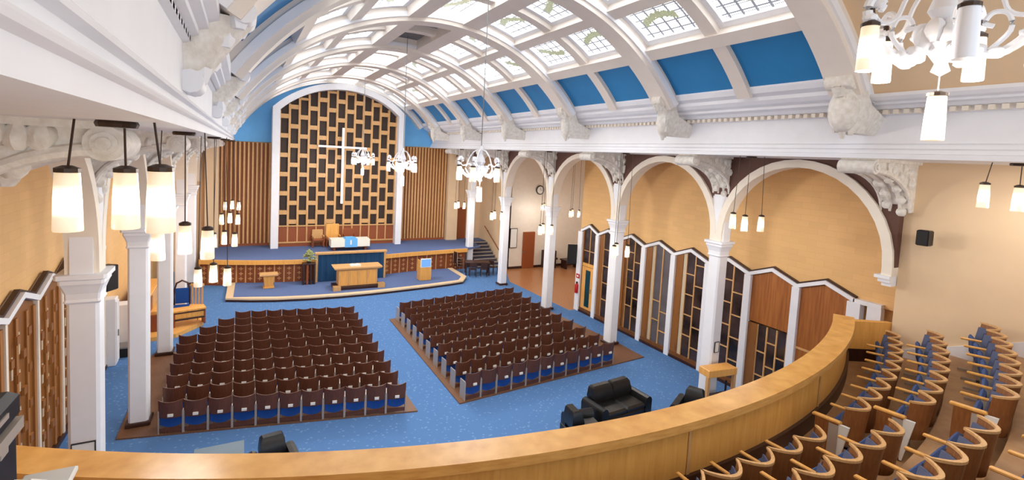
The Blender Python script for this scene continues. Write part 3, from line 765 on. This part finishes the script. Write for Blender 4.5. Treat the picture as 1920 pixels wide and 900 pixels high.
for k in range(4):
    t = empty('stacking_chair', '%s dark stacking chair of the pile next to the platform front' % ('lowest','second lowest','third lowest','topmost')[k], 'chair', (11.42, 27.05, .16*k), R(100), 'stacked chairs by the platform')
    MB().cbox(-.22,.22,-.22,.22,.40,.44,.01).build('seat', darkw, t)
    MB().cbox(-.22,.22,.2,.23,.55,.78,.01).build('backrest', darkw, t)
    for x in (-.21,.21): MB().tube([(x,-.24,0 if k == 0 else .25),(x,-.2,.42),(x,.2,.42),(x,.24,.78)], .014).build('frame', metal, t)

# stairs up to the platform
st = MB()
for k in range(8): st.box(12.95, 14.55, 27.6+.3*k, 30.05, 1.3/8*k if k else 0, 1.3/8*(k+1))
S('stairs', st, mat('stair_carpet', (.30,.30,.36), .9, var=.2), 'carpeted stairs rising to the platform')
ns = MB()
for k in range(8): ns.box(12.95, 14.55, 27.57+.3*k, 27.62+.3*k, 1.3/8*(k+1)-.05, 1.3/8*(k+1)+.006)
S('stair_nosing', ns, metal, 'pale nosings on the stairs')
t = empty('handrail', 'brown wooden handrail on the wall by the stairs', 'handrail', (14.5, 27.5, .9))
MB().tube([(0,0,0),(0,2.6,1.4)], .03).build('rail', redwood, t)
MB().box(-.0,.1,.3,.34,.1,.16).build('rail_support', steel, t); MB().box(0,.1,2.2,2.24,1.12,1.18).build('rail_support', steel, t)

# side room things
S('door_2', MB().cbox(15.75,16.6,26.9,27.02,0,2.35,.02), redwood, 'brown door in the side room back wall')
S('door_handle', MB().box(15.82,15.86,26.85,26.9,1.0,1.15), steel, parent=bpy.data.objects['door_2'])
t = empty('notice_board', 'framed white notice on the wall between stairs and brown door', 'notice board', (15.05, 26.97, 1.35))
MB().cbox(-.26,.26,-.03,.03,0,1.25,.01).build('frame', darkw, t); MB().box(-.22,.22,-.036,-.03,.04,1.21).build('sheet', paper, t)
t = empty('wall_clock', 'round wall clock with dark ring above the side room door', 'clock', (16.8, 26.97, 5.05))
MB().at(0,0,0,0,PI/2).lathe([(.28,0),(.30,.02),(.30,.06),(.24,.07)], 24).build('rim', darkbr, t)
MB().at(0,-.02,0,0,PI/2).lathe([(.235,.0),(.235,.06)], 24).build('dial', paper, t)
MB().box(-.008,.008,-.09,-.085,0,.17).box(0,.12,-.09,-.085,-.008,.008).build('hands', blackp, t)
t = empty('upright_piano', 'dark upright piano against the side room back wall', 'piano', (17.6, 26.6, 0))
MB().cbox(-.4,.4,-.2,.35,0,1.15,.02).build('case', darkw, t); MB().cbox(-.4,.4,-.38,-.2,.6,.72,.01).build('keyboard', darkw, t)
t = empty('side_table', 'low brown bench by the far end of the side room wall', 'table', (19.0, 26.2, 0))
MB().cbox(-.6,.6,-.35,.35,.5,.6,.01).build('table_top', darkw, t)
for x in (-.5,.5): MB().cbox(x-.04,x+.04,-.3,.3,0,.5,.01).build('leg', darkw, t)
t = empty('wall_tv', 'black television fixed to the white end post of the glazed screens', 'television', (13.80, 18.80, 2.15), R(-20))
MB().cbox(-.3,.3,-.05,.03,0,.95,.02).build('screen_case', blackp, t)
MB().box(-.26,.26,-.056,-.05,.05,.9).build('screen', blackm, t)
MB().box(-.03,.15,.0,.08,.4,.5).build('wall_bracket', steel, t)
t = empty('fire_extinguisher', 'red fire extinguisher on the white end post of glazed screens', 'fire extinguisher', (13.86, 18.5, .85))
MB().lathe([(.0,0),(.08,.0),(.085,.03),(.085,.38),(.05,.44),(.02,.46)], 12).build('cylinder', redp, t, True)
MB().box(-.03,.03,-.03,.03,.46,.53).build('valve', blackp, t)
MB().tube([(.03,0,.5),(.12,0,.4),(.11,0,.15)], .012).build('hose', blackp, t)
t = empty('fire_sign', 'small red notice above the fire extinguisher', 'sign', (13.90, 18.5, 1.55))
MB().box(-.012,.012,-.12,.12,0,.2).build('plate', redp, t)
MB().box(-.016,-.012,-.06,.06,.06,.14).build('white_mark', paper, t)

# framed cards on columns
for x, y, z, hw, h, lab in ((XL, YS[0], 1.66, .14, .5, 'dark framed white notice on the column beside the carved screens'), (XR, YS[0], 1.5, .085, .3, 'small dark framed notice on the column above the oak stand')):
    t = empty('framed_notice', lab, 'notice', (x, y-.213, z))
    MB().box(-hw,hw,-.008,.012,0,h).build('card', paper, t)
    MB().box(-hw-.012,-hw,-.02,.01,0,h).box(hw,hw+.012,-.02,.01,0,h).box(-hw-.012,hw+.012,-.02,.01,h,h+.012).box(-hw-.012,hw+.012,-.02,.01,-.012,0).build('frame', blackp, t)

# loudspeakers
def speaker(lab, loc, rz, w, d, h):
    t = empty('loudspeaker', lab, 'loudspeaker', loc, rz, 'black wall loudspeakers')
    MB().cbox(-w/2,w/2,-d,0,-h/2,h/2,.02).build('cabinet', blackp, t)
    MB().box(-w/2+.02,w/2-.02,-d-.012,-d,-h/2+.02,h/2-.02).build('grille', blackm, t)
    MB().box(-.03,.03,0,.3 if w > .3 else .14,-.03,.03).build('bracket', blackp, t)
speaker('black loudspeaker on the tan gallery wall', (12.42, 4.76, 5.82), R(-90), .22, .2, .32)
speaker('black loudspeaker beside the column nearest the carved screens', (-3.46, 17.6, 3.0), R(60), .4, .3, .72)

# ------------------------------------------------------------------ hall chairs
def hall_chair():
    t = empty('theatre_chair', 'x', 'chair', (0,0,0))
    ys = lambda x: -.20 - .07*(1-(x/.25)**2)
    rings = []
    for i in range(9):
        x = -.25 + .5*i/8; y = ys(x); zt = .80 + .035*abs(x/.25)**2
        rings.append([(x,y,.40),(x,y+.022,.40),(x,y-.03+.022,zt),(x,y-.03,zt)])
    MB().loft(rings).build('backrest', chairw, t, True)
    rings = []
    for i in range(9):
        x = -.225 + .45*i/8; zb = .15 + .07*(x/.225)**2
        rings.append([(x,-.20,zb),(x,-.09,zb+.02),(x,-.06,.52),(x,-.16,.52)])
    MB().loft(rings).build('seat', bluef, t, True)
    MB().box(-.235,.235,-.21,-.19,.04,.13).build('kick_board', chairw, t)
    for x in (-.249, .249): MB().box(x-.011,x+.011,-.215,.1,.0,.56).build('leg', metal, t)
    MB().at(.02,-.288,.45).box(-.055,.055,-.02,.02,0,.06).build('card_holder', paper, t)
    return t
proto = hall_chair(); first = True
GL = 'tip-up chairs in the block beside the organ console'; GR = 'tip-up chairs in the block beside the glazed screens'
for r in range(10):
    an = R(-12.2 + 2.5*r/9); n = (11,11,11,11,11,11,11,10,9,8)[r]
    px, py = 3.98, 12.50 + .79*r
    for k in range(n):
        q = .26 + .523*k
        loc = (px - q*math.cos(an), py - q*math.sin(an) + .2, .036)
        lab = 'brown tip-up chair, organ console block, %s row from gallery, %s seat from centre aisle' % (ORD[r], ORD[k])
        skip = ('card_holder',) if (r == 1 and k > 5) or random.random() < .12 else ()
        if first: proto.location = loc; proto.rotation_euler = (0,0,an); tag(proto, lab, None, GL); first = False
        else: dup(proto, loc, an, lab, GL, skip)
for r in range(10):
    an = R(4.5 + 3.0*r/9)
    px, py = 5.60 + .01*r, 12.42 + .79*r
    for k in range(11):
        q = .26 + .53*k
        loc = (px + q*math.cos(an), py + q*math.sin(an) + .2, .036)
        dup(proto, loc, an, 'brown tip-up chair, glazed screen block, %s row from gallery, %s seat from centre aisle' % (ORD[r], ORD[k]), GR, ('card_holder',) if random.random() < .15 else ())

# ------------------------------------------------------------------ sofas
def leather_seat(name, lab, loc, rz, w, nback):
    t = empty(name, lab, 'sofa' if nback > 1 else 'armchair', loc, rz)
    MB().cbox(-w/2,w/2,-.4,.42,.06,.3,.03).build('base', leather, t, True)
    for s in (-1, 1):
        x = s*(w/2-.11)
        MB().loft([[(x-.11,y,.06),(x+.11,y,.06),(x+.12,y,.5),(x+.08,y,.58),(x,y,.61),(x-.08,y,.58),(x-.12,y,.5)] for y in (-.43,-.4,.3,.4)]).build('armrest', leather, t, True)
    iw = (w-.46)/nback
    for k in range(nback):
        x0 = -w/2+.23+iw*k
        MB().cbox(x0+.01,x0+iw-.01,-.42,.22,.3,.46,.05).build('seat_cushion', leather, t, True)
        MB().loft([[(x0+.01,.16,.42),(x0+iw-.01,.16,.42),(x0+iw-.01,.42,.42),(x0+.01,.42,.42)],[(x0,.12,.6),(x0+iw,.12,.6),(x0+iw,.46,.6),(x0,.46,.6)],[(x0+.02,.2,.84),(x0+iw-.02,.2,.84),(x0+iw-.02,.44,.84),(x0+.02,.44,.84)],[(x0+.06,.26,.9),(x0+iw-.06,.26,.9),(x0+iw-.06,.4,.9),(x0+.06,.4,.9)]]).build('back_cushion', leather, t, True)
    for s in (-1, 1):
        for y in (-.36,.38): MB().box(s*(w/2-.1)-.03,s*(w/2-.1)+.03,y-.03,y+.03,0,.06).build('foot', darkw, t)
    return t
leather_seat('sofa', 'black leather two-seater sofa facing the gallery on the blue carpet', (9.15, 10.05, 0), R(4), 1.85, 2)
leather_seat('leather_armchair', 'black leather armchair with its side to the sofa, beside the brown coffee table', (7.62, 9.5, 0), R(82), .95, 1)
leather_seat('leather_armchair', 'black leather armchair beside the oak table under the column', (10.85, 8.95, 0), R(-62), .95, 1)
leather_seat('leather_armchair', 'black leather armchair seen above the gallery rail below the organ-side chairs', (.66, 10.8, 0), R(8), .95, 1)
t = empty('coffee_table', 'small brown coffee table between armchair and sofa', 'table', (8.45, 8.85, 0), R(15))
MB().cbox(-.35,.35,-.35,.35,.40,.45,.01).build('table_top', plankw, t)
for x in (-.3,.3):
    for y in (-.3,.3): MB().box(x-.025,x+.025,y-.025,y+.025,0,.4).build('leg', plankw, t)
t = empty('glass_table', 'grey glass side table next to the armchair below the gallery rail', 'table', (-.35, 11.15, 0))
MB().cbox(-.45,.45,-.3,.3,.68,.72,.005).build('table_top', frost, t)
for x in (-.4,.4): MB().box(x-.02,x+.02,-.25,.25,0,.68).build('leg', steel, t)
# oak table with dark stand under column
t = empty('oak_stand', 'golden oak open stand around the foot of the column by the glazed screens', 'stand', (12.42, 9.6, 0), R(-8))
MB().cbox(-.52,.52,-.42,.0,.98,1.2,.015).build('top', oak, t)
for x in (-.48,.48): MB().cbox(x-.04,x+.04,-.4,-.3,0,.98,.01).build('leg', oakl, t)
MB().cbox(-.48,.48,-.38,-.05,.28,.33,.01).build('shelf', darkw, t)
t = empty('stage_stand', 'black pole stand beneath the golden oak stand', 'stand', (12.4, 9.1, 0))
MB().lathe([(.28,0),(.28,.03),(.05,.06)], 12).build('base', blackp, t); MB().lathe([(.03,.06),(.03,.9)], 8).build('pole', blackp, t)
t = empty('storage_box', 'dark red box on the floor by the pole stand', 'box', (12.05, 8.6, 0))
MB().cbox(-.12,.12,-.3,.3,0,.4,.02).build('body', darkw, t); MB().cbox(-.13,.13,-.31,.31,.4,.44,.01).build('lid', darkw, t)

# ------------------------------------------------------------------ gallery
GC = (5.2, 17.9)
def gp(r, a): return (GC[0] + r*math.sin(a), GC[1] - r*math.cos(a))
def ring(r0, r1, a0, a1, z0, z1, n=60):
    mb = MB(); rings = []
    for i in range(n+1):
        a = a0 + (a1-a0)*i/n; p, q = gp(r0, a), gp(r1, a)
        rings.append([(*p, z0), (*q, z0), (*q, z1), (*p, z1)])
    return mb.loft(rings)
AE = math.asin((11.62-5.2)/13.4); AW = -.60
S('gallery_parapet', ring(13.60, 13.83, AW, AE, 2.4, 3.80), oak, 'long curved golden oak front of the gallery', smooth=True)
pc = S('parapet_capping', ring(13.53, 13.92, AW, AE+.003, 3.79, 3.90), oakcap, 'broad oak capping on the curved gallery front', smooth=True)
jn = MB()
for k, a in enumerate((-.30, -.02, .235)):
    p, q = gp(13.835, a), gp(13.835, a+.004); jn.loft([[(*p, 2.6), (*q, 2.6), (*gp(13.845, a+.004), 2.6), (*gp(13.845, a), 2.6)], [(*p, 3.78), (*q, 3.78), (*gp(13.845, a+.004), 3.78), (*gp(13.845, a), 3.78)]])
S('parapet_joint', jn, oakl, 'pale vertical joint strips on the gallery front')
S('parapet_skirting', ring(13.83, 13.88, AW, AE, 2.9, 3.16), darkw, 'dark skirting inside the gallery front', smooth=True)
e0 = gp(13.7, AE)
S('gallery_return', MB().prism([(e0[0], e0[1]-.05), (12.75, 5.30), (12.75, 5.44), (e0[0]+.05, e0[1]+.13)], 2.6, 3.80), oak, 'short oak return panel joining gallery front to the wall')
S('return_skirting', MB().prism([(e0[0], e0[1]-.08), (12.75, 5.26), (12.75, 5.30), (e0[0], e0[1]-.05)], 2.9, 3.18), darkw, 'dark skirting of the gallery return panel')
tiers = [(13.6, 14.6, 2.9), (14.6, 15.3, 3.15), (15.3, 16.06, 3.5), (16.06, 16.8, 3.85), (16.8, 17.5, 4.2), (17.5, 19.2, 4.55)]
for i, (r0, r1, z) in enumerate(tiers):
    S('gallery_step', ring(r0, r1, -.62, .60, z-.5, z, 60), galfloor, 'brown boarded gallery step, %s from the front' % ORD[i])
S('wall_gallery', MB().box(12.68, 12.95, -2.2, 5.31, 2.0, 7.4), tanp, 'plain tan wall beside the gallery seats')
sk = MB().prism_yz([(5.31,2.7),(5.31,3.19),(2.0,4.68),(2.0,3.4)], 12.63, 12.68)
S('baseboard_gallery', sk, white, 'white raked skirting on the gallery wall')
S('wall_gallery_left', MB().box(-3.9, -3.68, -2.2, 5.2, 2.0, 7.4), tanp, 'plain tan wall at the other end of the gallery')

def gallery_seat():
    t = empty('gallery_seat', 'x', 'seat')
    cur = lambda x: -.20*(1-(x/.265)**2)
    def shell_(z0, z1, d0, d1, lean=.06, xw=.265, n=12):
        rings = []
        for i in range(n+1):
            x = -xw + 2*xw*i/n; y = cur(x*.265/xw)
            rings.append([(x,y+d0,z0),(x,y+d1,z0),(x,y+d1-lean,z1),(x,y+d0-lean,z1)])
        return MB().loft(rings)
    shell_(.30,.83,0,.022).build('backrest', galwood, t, True)
    shell_(.42,.76,.024,.05,.05,.24).build('back_pad', bluef3, t, True)
    shell_(.828,.856,-.068,-.022,.0).build('top_rim', oakl, t, True)
    MB().at(0,.07,.27,0,R(84)).cbox(-.21,.21,-.02,.33,-.035,.035,.03).build('seat', bluef2, t, True)
    MB().cbox(-.29,-.25,-.02,.31,.585,.625,.012).build('armrest', oak, t)
    MB().box(-.28,-.26,.0,.1,0,.585).box(-.28,-.26,.0,.3,0,.04).build('leg', metal, t)
    return t
gs = gallery_seat(); firstg = True
GG = 'curved-back tip-up seats on the gallery'
def place_seat(r, a, z, lab):
    global firstg
    p = gp(r, a)
    if firstg:
        gs.location = (*p, z); gs.rotation_euler = (0,0,a); tag(gs, lab, None, GG); firstg = False; return gs
    return dup(gs, (*p, z), a, lab, GG)
def end_panel(r, a, z, lab):
    p = gp(r, a)
    t = empty('row_end_panel', lab, 'row end panel', (*p, z), a, 'wooden row ends on the gallery aisle')
    MB().cbox(-.025,.025,.0,.30,.02,.6,.01).build('panel', galwood, t)
    MB().cbox(-.035,.035,-.02,.34,.6,.64,.01).build('armrest', oak, t)
    MB().box(-.03,-.026,-.0,.12,.05,.58).build('metal_strip', metal, t)
    MB().loft([[(-.02,-.03,.02),(.02,-.03,.02),(.02,0,.02),(-.02,0,.02)],[(-.02,-.13,.6),(.02,-.13,.6),(.02,0,.6),(-.02,0,.6)]]).build('standard', paper, t)
rows = [(14.46, 2.9, 1.4, 2.28, 9, 'front'), (15.08, 3.15, 1.96, 2.78, 8, 'second'), (15.84, 3.5, 2.25, 3.08, 7, 'third'), (16.6, 3.85, 2.4, 3.4, 7, 'fourth')]
for (r, z, xl, xr, nl, nme) in rows:
    st_ = .55/r
    a = math.asin(xl/r)
    for k in range(nl):
        place_seat(r, a - st_*(k+.5), z, 'gallery seat, %s row, %s on the near side of the stepped aisle' % (nme, ORD[k]))
    a = math.asin(xr/r); amax = math.asin(7.28/r); k = 0
    end_panel(r, a-.002, z, 'wooden row end at the stepped aisle, %s gallery row' % nme)
    while a + st_*(k+1) < amax and k < 12:
        if not (nme == 'fourth' and k > 2):
            place_seat(r, a + st_*(k+.52), z, 'gallery seat, %s row, %s from the aisle towards the tan wall' % (nme, ORD[k]))
        k += 1

# equipment beside the camera
t = empty('av_equipment', 'stack of two black audio-visual units with silver trim by the gallery rail', 'equipment', (-.835, 1.75, 5.585))
MB().cbox(-.3,.245,-.2,.2,0,.53,.012).build('lower_unit', blackp, t)
MB().cbox(-.3,.255,-.22,.2,.555,.65,.02).build('upper_unit', blackp, t, True)
MB().box(-.3,.262,-.228,.205,.525,.56).build('silver_band', metal, t)
for x, z in ((.12,.50),(.2,.5),(.14,.44)): MB().box(x, x+.025, -.206, -.2, z, z+.015).build('control_button', metal, t)
for y, z in ((-.12,.48),(-.02,.45),(.08,.49),(-.1,.41)): MB().box(.245, .25, y, y+.05, z, z+.018).build('control_button', metal, t)
for y, z in ((-.1,.61),(.05,.6)): MB().box(.255, .259, y, y+.06, z, z+.015).build('control_button', metal, t)
t = empty('folded_papers', 'crumpled white papers beside the stacked black units', 'papers', (-.515, 1.70, 5.99))
MB().loft([[(-.035,-.1,0),(.045,-.1,0),(.045,.1,0),(-.035,.1,0)],[(-.035,-.08,.02),(.04,-.1,.035),(.035,.1,.02),(-.035,.1,.04)],[(-.02,-.05,.055),(.02,-.08,.05),(.015,.05,.06),(-.025,.06,.05)]]).build('sheets', paper, t)
t = empty('equipment_stand', 'grey stand carrying the stacked black units', 'stand', (-.835, 1.75, 3.73))
MB().cbox(-.25,.38,-.24,.24,1.78,1.855,.01).cbox(.275,.40,-.2,.15,2.235,2.255,.005).box(.34,.38,-.02,.02,1.85,2.235).build('shelf', paper, t)
MB().lathe([(.25,-.03),(.25,.04),(.04,.08),(.04,1.78)], 12).build('pole', steel, t)

# ------------------------------------------------------------------ lamps
def shade_prof(h): return [(.0,0),(h*.205,0),(h*.212,.012),(h*.197,h*.55),(h*.175,h),(.0,h)]
def bulb(parent, x, y, z, e, r=.05, c=(1,.95,.88)):
    ld = bpy.data.lights.new('bulb', 'POINT'); ld.energy = e; ld.shadow_soft_size = r; ld.color = c
    o = bpy.data.objects.new('bulb', ld); col.objects.link(o); o.parent = parent; o.location = (x, y, z)
def pendant_cluster(lab, x, y, zs, zl, offs, h=.42, pw=75):
    t = empty('pendant_light', lab, 'light', (x, y, zs), 0, 'clusters of three hanging glass lamps')
    MB().lathe([(.02,0),(.12,0),(.13,-.02),(.12,-.045),(.02,-.045)], 16).build('ceiling_rose', darkbr, t)
    for dx, dy, dz in offs:
        zt = zl + dz + h/2 - zs
        MB().tube([(dx*.85, dy*.85, -.0), (dx, dy, zt)], .008, 5).build('cord', darkbr, t)
        s = MB().at(dx, dy, zt-h).lathe(shade_prof(h), 14).build('lamp_shade', shade_w, t, True)
        MB().at(dx, dy, zt).lathe([(.0,0),(h*.185,0),(h*.185,.03),(.03,.05),(0,.05)], 12).build('cap', darkbr, s)
        bulb(t, dx, dy, zt-h-.03, pw/3)
tri = [(-.27,-.05,.0),(.0,.16,.03),(.27,-.1,.0)]
pendant_cluster('three large lit glass pendants hanging in front of the carved corbel', -.78, 4.42, 7.11, 6.54, [(-.31,.16,-.02),(.02,.17,-.01),(.29,-.30,.03)], .42, 4)
nmL = ['beyond the first white column', 'over the organ console side chairs, front rows', 'over the aisle, middle rows', 'over the aisle, rear rows', 'near the slatted wall panel']
pendant_cluster('three lit pendants between the first two white columns beside carved screens', -.66, 7.6, 7.11, 5.66, tri, .38)
for i, y in enumerate((12.2, 16.8, 21.4, 26.0)):
    pendant_cluster('three small lit pendants on organ console side, %s cluster towards the platform' % ORD[i], (-.53,-.45,-.4,-.4)[i], y, 7.11, 4.12, tri, .38, 75 if i < 2 else 150)
pendant_cluster('three lit pendants before the tan gallery wall, above the loudspeaker', 11.5, 3.25, 7.37, 6.78, [(-.2,.35,.0),(.05,-.02,-.02),(.25,-.3,.02)], .40, 45)
pendant_cluster('three lit pendants within the arch nearest the gallery wall', 11.4, 8.2, 7.37, 5.68, [(-.25,.2,.0),(.02,.05,-.05),(.25,-.25,-.02)], .38)
for i, y in enumerate((12.7, 17.4, 22.0, 26.8)):
    pendant_cluster('three small lit pendants on glazed screen side, %s cluster towards the platform' % ORD[i], 11.2, y, 7.37, 4.06, tri, .38, 75 if i < 2 else 150)
for i, (x, y) in enumerate(((16.3, 25.4), (16.2, 22.3), (19.5, 23.5))):
    pendant_cluster('three small lit pendants in the side room, %s' % ('by the back wall', 'nearer the television', 'over the far end')[i], x, y, 7.42, 4.1, tri, .38)

def chandelier(lab, x, y, z, ztop_, n=6, off=None, rz=0, pw=110, k_=1.0):
    t = empty('chandelier', lab, 'chandelier', (x, y, z), rz, 'white scrolled chandeliers down the nave')
    MB().lathe([(.012,.55),(.012,ztop_-z)], 6).build('chain', steel, t)
    MB().lathe([(0,.62),(.03,.58),(.05,.5),(.03,.42),(.09,.3),(.12,.2),(.06,.1),(.1,.0),(.13,-.06),(.08,-.14),(.04,-.2),(.06,-.26),(.0,-.3)], 14).build('hub', white, t, True)
    def spl(P, m=4):
        out = []
        for i in range(len(P)-1):
            p0, p1, p2, p3 = P[max(i-1,0)], P[i], P[i+1], P[min(i+2,len(P)-1)]
            for q in range(m):
                t_ = q/m; out.append(tuple(.5*((2*b)+(c-a_)*t_+(2*a_-5*b+4*c-d_)*t_*t_+(3*b-a_-3*c+d_)*t_**3) for a_, b, c, d_ in zip(p0, p1, p2, p3)))
        return out + [P[-1]]
    lf = MB()
    for k in range(10):
        a = 2*PI*k/10; lf.sphere((.13*math.cos(a), .13*math.sin(a), -.02 + .05*(k % 2)), .065, 8, 6, 1.5, .3)
    lf.build('leaf_collar', white, t, True)
    ra = .52
    for k in range(n):
        a = 2*PI*k/n; ca, sa = math.cos(a), math.sin(a)
        P_ = spl([(.08,.12),(.16,-.08),(.28,-.16),(.42,-.08),(.52,.08),(.55,.22),(.5,.30),(.44,.25),(.46,.19)])
        arm = MB().tube([(r*ca, r*sa, h) for r, h in P_], [.022 + .014*math.sin(PI*q/(len(P_)-1)) for q in range(len(P_))], 8)
        for (r, h, sz) in ((.2,-.12,.06),(.30,-.15,.055),(.45,-.03,.05),(.53,.14,.05),(.47,.24,.045)): arm.sphere((r*ca, r*sa, h), sz, 8, 6, .8, .35)
        Q_ = spl([(.26,-.13),(.36,.0),(.34,.12),(.26,.14),(.22,.07),(.27,.04)])
        arm.tube([(r*ca, r*sa, h) for r, h in Q_], .018, 6)
        am = arm.build('arm', white, t, True)
        U_ = spl([(.05,.5),(.16,.46),(.28,.30),(.34,.14),(.44,.1),(.5,.16)])
        MB().tube([(r*ca, r*sa, h) for r, h in U_], .017, 6).build('upper_scroll', white, t, True)
        mm = shade_off if off == k else shade_w
        s = MB().at(ra*ca, ra*sa, -.27).lathe(shade_prof(.34), 14).build('lamp_shade', mm, t, True)
        bulb(t, ra*ca, ra*sa, -.30, 0 if off == k else pw)
        MB().at(ra*ca, ra*sa, .07).lathe([(0,0),(.066,0),(.066,.025),(.03,.05),(.02,.14),(0,.14)], 12).build('cap', darkbr, s)
    MB().tube([(0,0,-.3),(0,0,-.44)], .006, 5).build('drop_chain', steel, t)
    s = MB().at(0,0,-.79).lathe(shade_prof(.34), 14).build('lamp_shade', shade_w, t, True)
    MB().at(0,0,-.45).lathe([(0,0),(.068,0),(.068,.025),(.02,.04),(0,.04)], 12).build('cap', darkbr, s)
chandelier('large white scrolled chandelier hanging over the gallery seats', 4.70, 1.84, 8.10, 11.2, 5, 0, R(-146), 34)
chandelier('white scrolled chandelier over the centre aisle chairs', 5.2, 11.2, 6.66, 11.15, 5, None, R(10))
chandelier('white scrolled chandelier between the gallery and the dais', 5.2, 18.0, 6.55, 11.2, 5, None, R(25))
chandelier('white scrolled chandelier just in front of the wall cross', 5.2, 25.0, 6.55, 11.15, 5, None, R(0))

# ------------------------------------------------------------------ camera, light
cam_d = bpy.data.cameras.new('camera'); cam = bpy.data.objects.new('camera', cam_d); col.objects.link(cam); sc.camera = cam
f, yaw, pit, rol, cy = 926.4, .5013, .0735, .0538, 364.7
r_ = Vector((math.cos(yaw), -math.sin(yaw), 0)); fw = Vector((math.sin(yaw), math.cos(yaw), 0)); up = Vector((0,0,1))
w_ = fw*math.cos(pit) - up*math.sin(pit); u_ = up*math.cos(pit) + fw*math.sin(pit)
R3 = r_*math.cos(rol) + u_*math.sin(rol); U3 = u_*math.cos(rol) - r_*math.sin(rol)
m = Matrix((R3, U3, -w_)).transposed().to_4x4(); m.translation = Vector((0,0,7.0)); cam.matrix_world = m
cam_d.sensor_width = 36; cam_d.lens = f/1920*36; cam_d.shift_y = -(450-cy)/1920; cam_d.clip_start = .05; cam_d.clip_end = 200

w = bpy.data.worlds.new('world'); sc.world = w; w.use_nodes = True
bg = w.node_tree.nodes['Background']; bg.inputs[0].default_value = (.84,.92,1,1); bg.inputs[1].default_value = 1.6
vs = sc.view_settings; vs.view_transform = 'Standard'; vs.look = 'None'; vs.exposure = .08; vs.gamma = 1; vs.use_curve_mapping = False
sc.cycles.use_denoising = True; sc.cycles.max_bounces = 8; sc.cycles.diffuse_bounces = 6
bpy.context.view_layer.update()
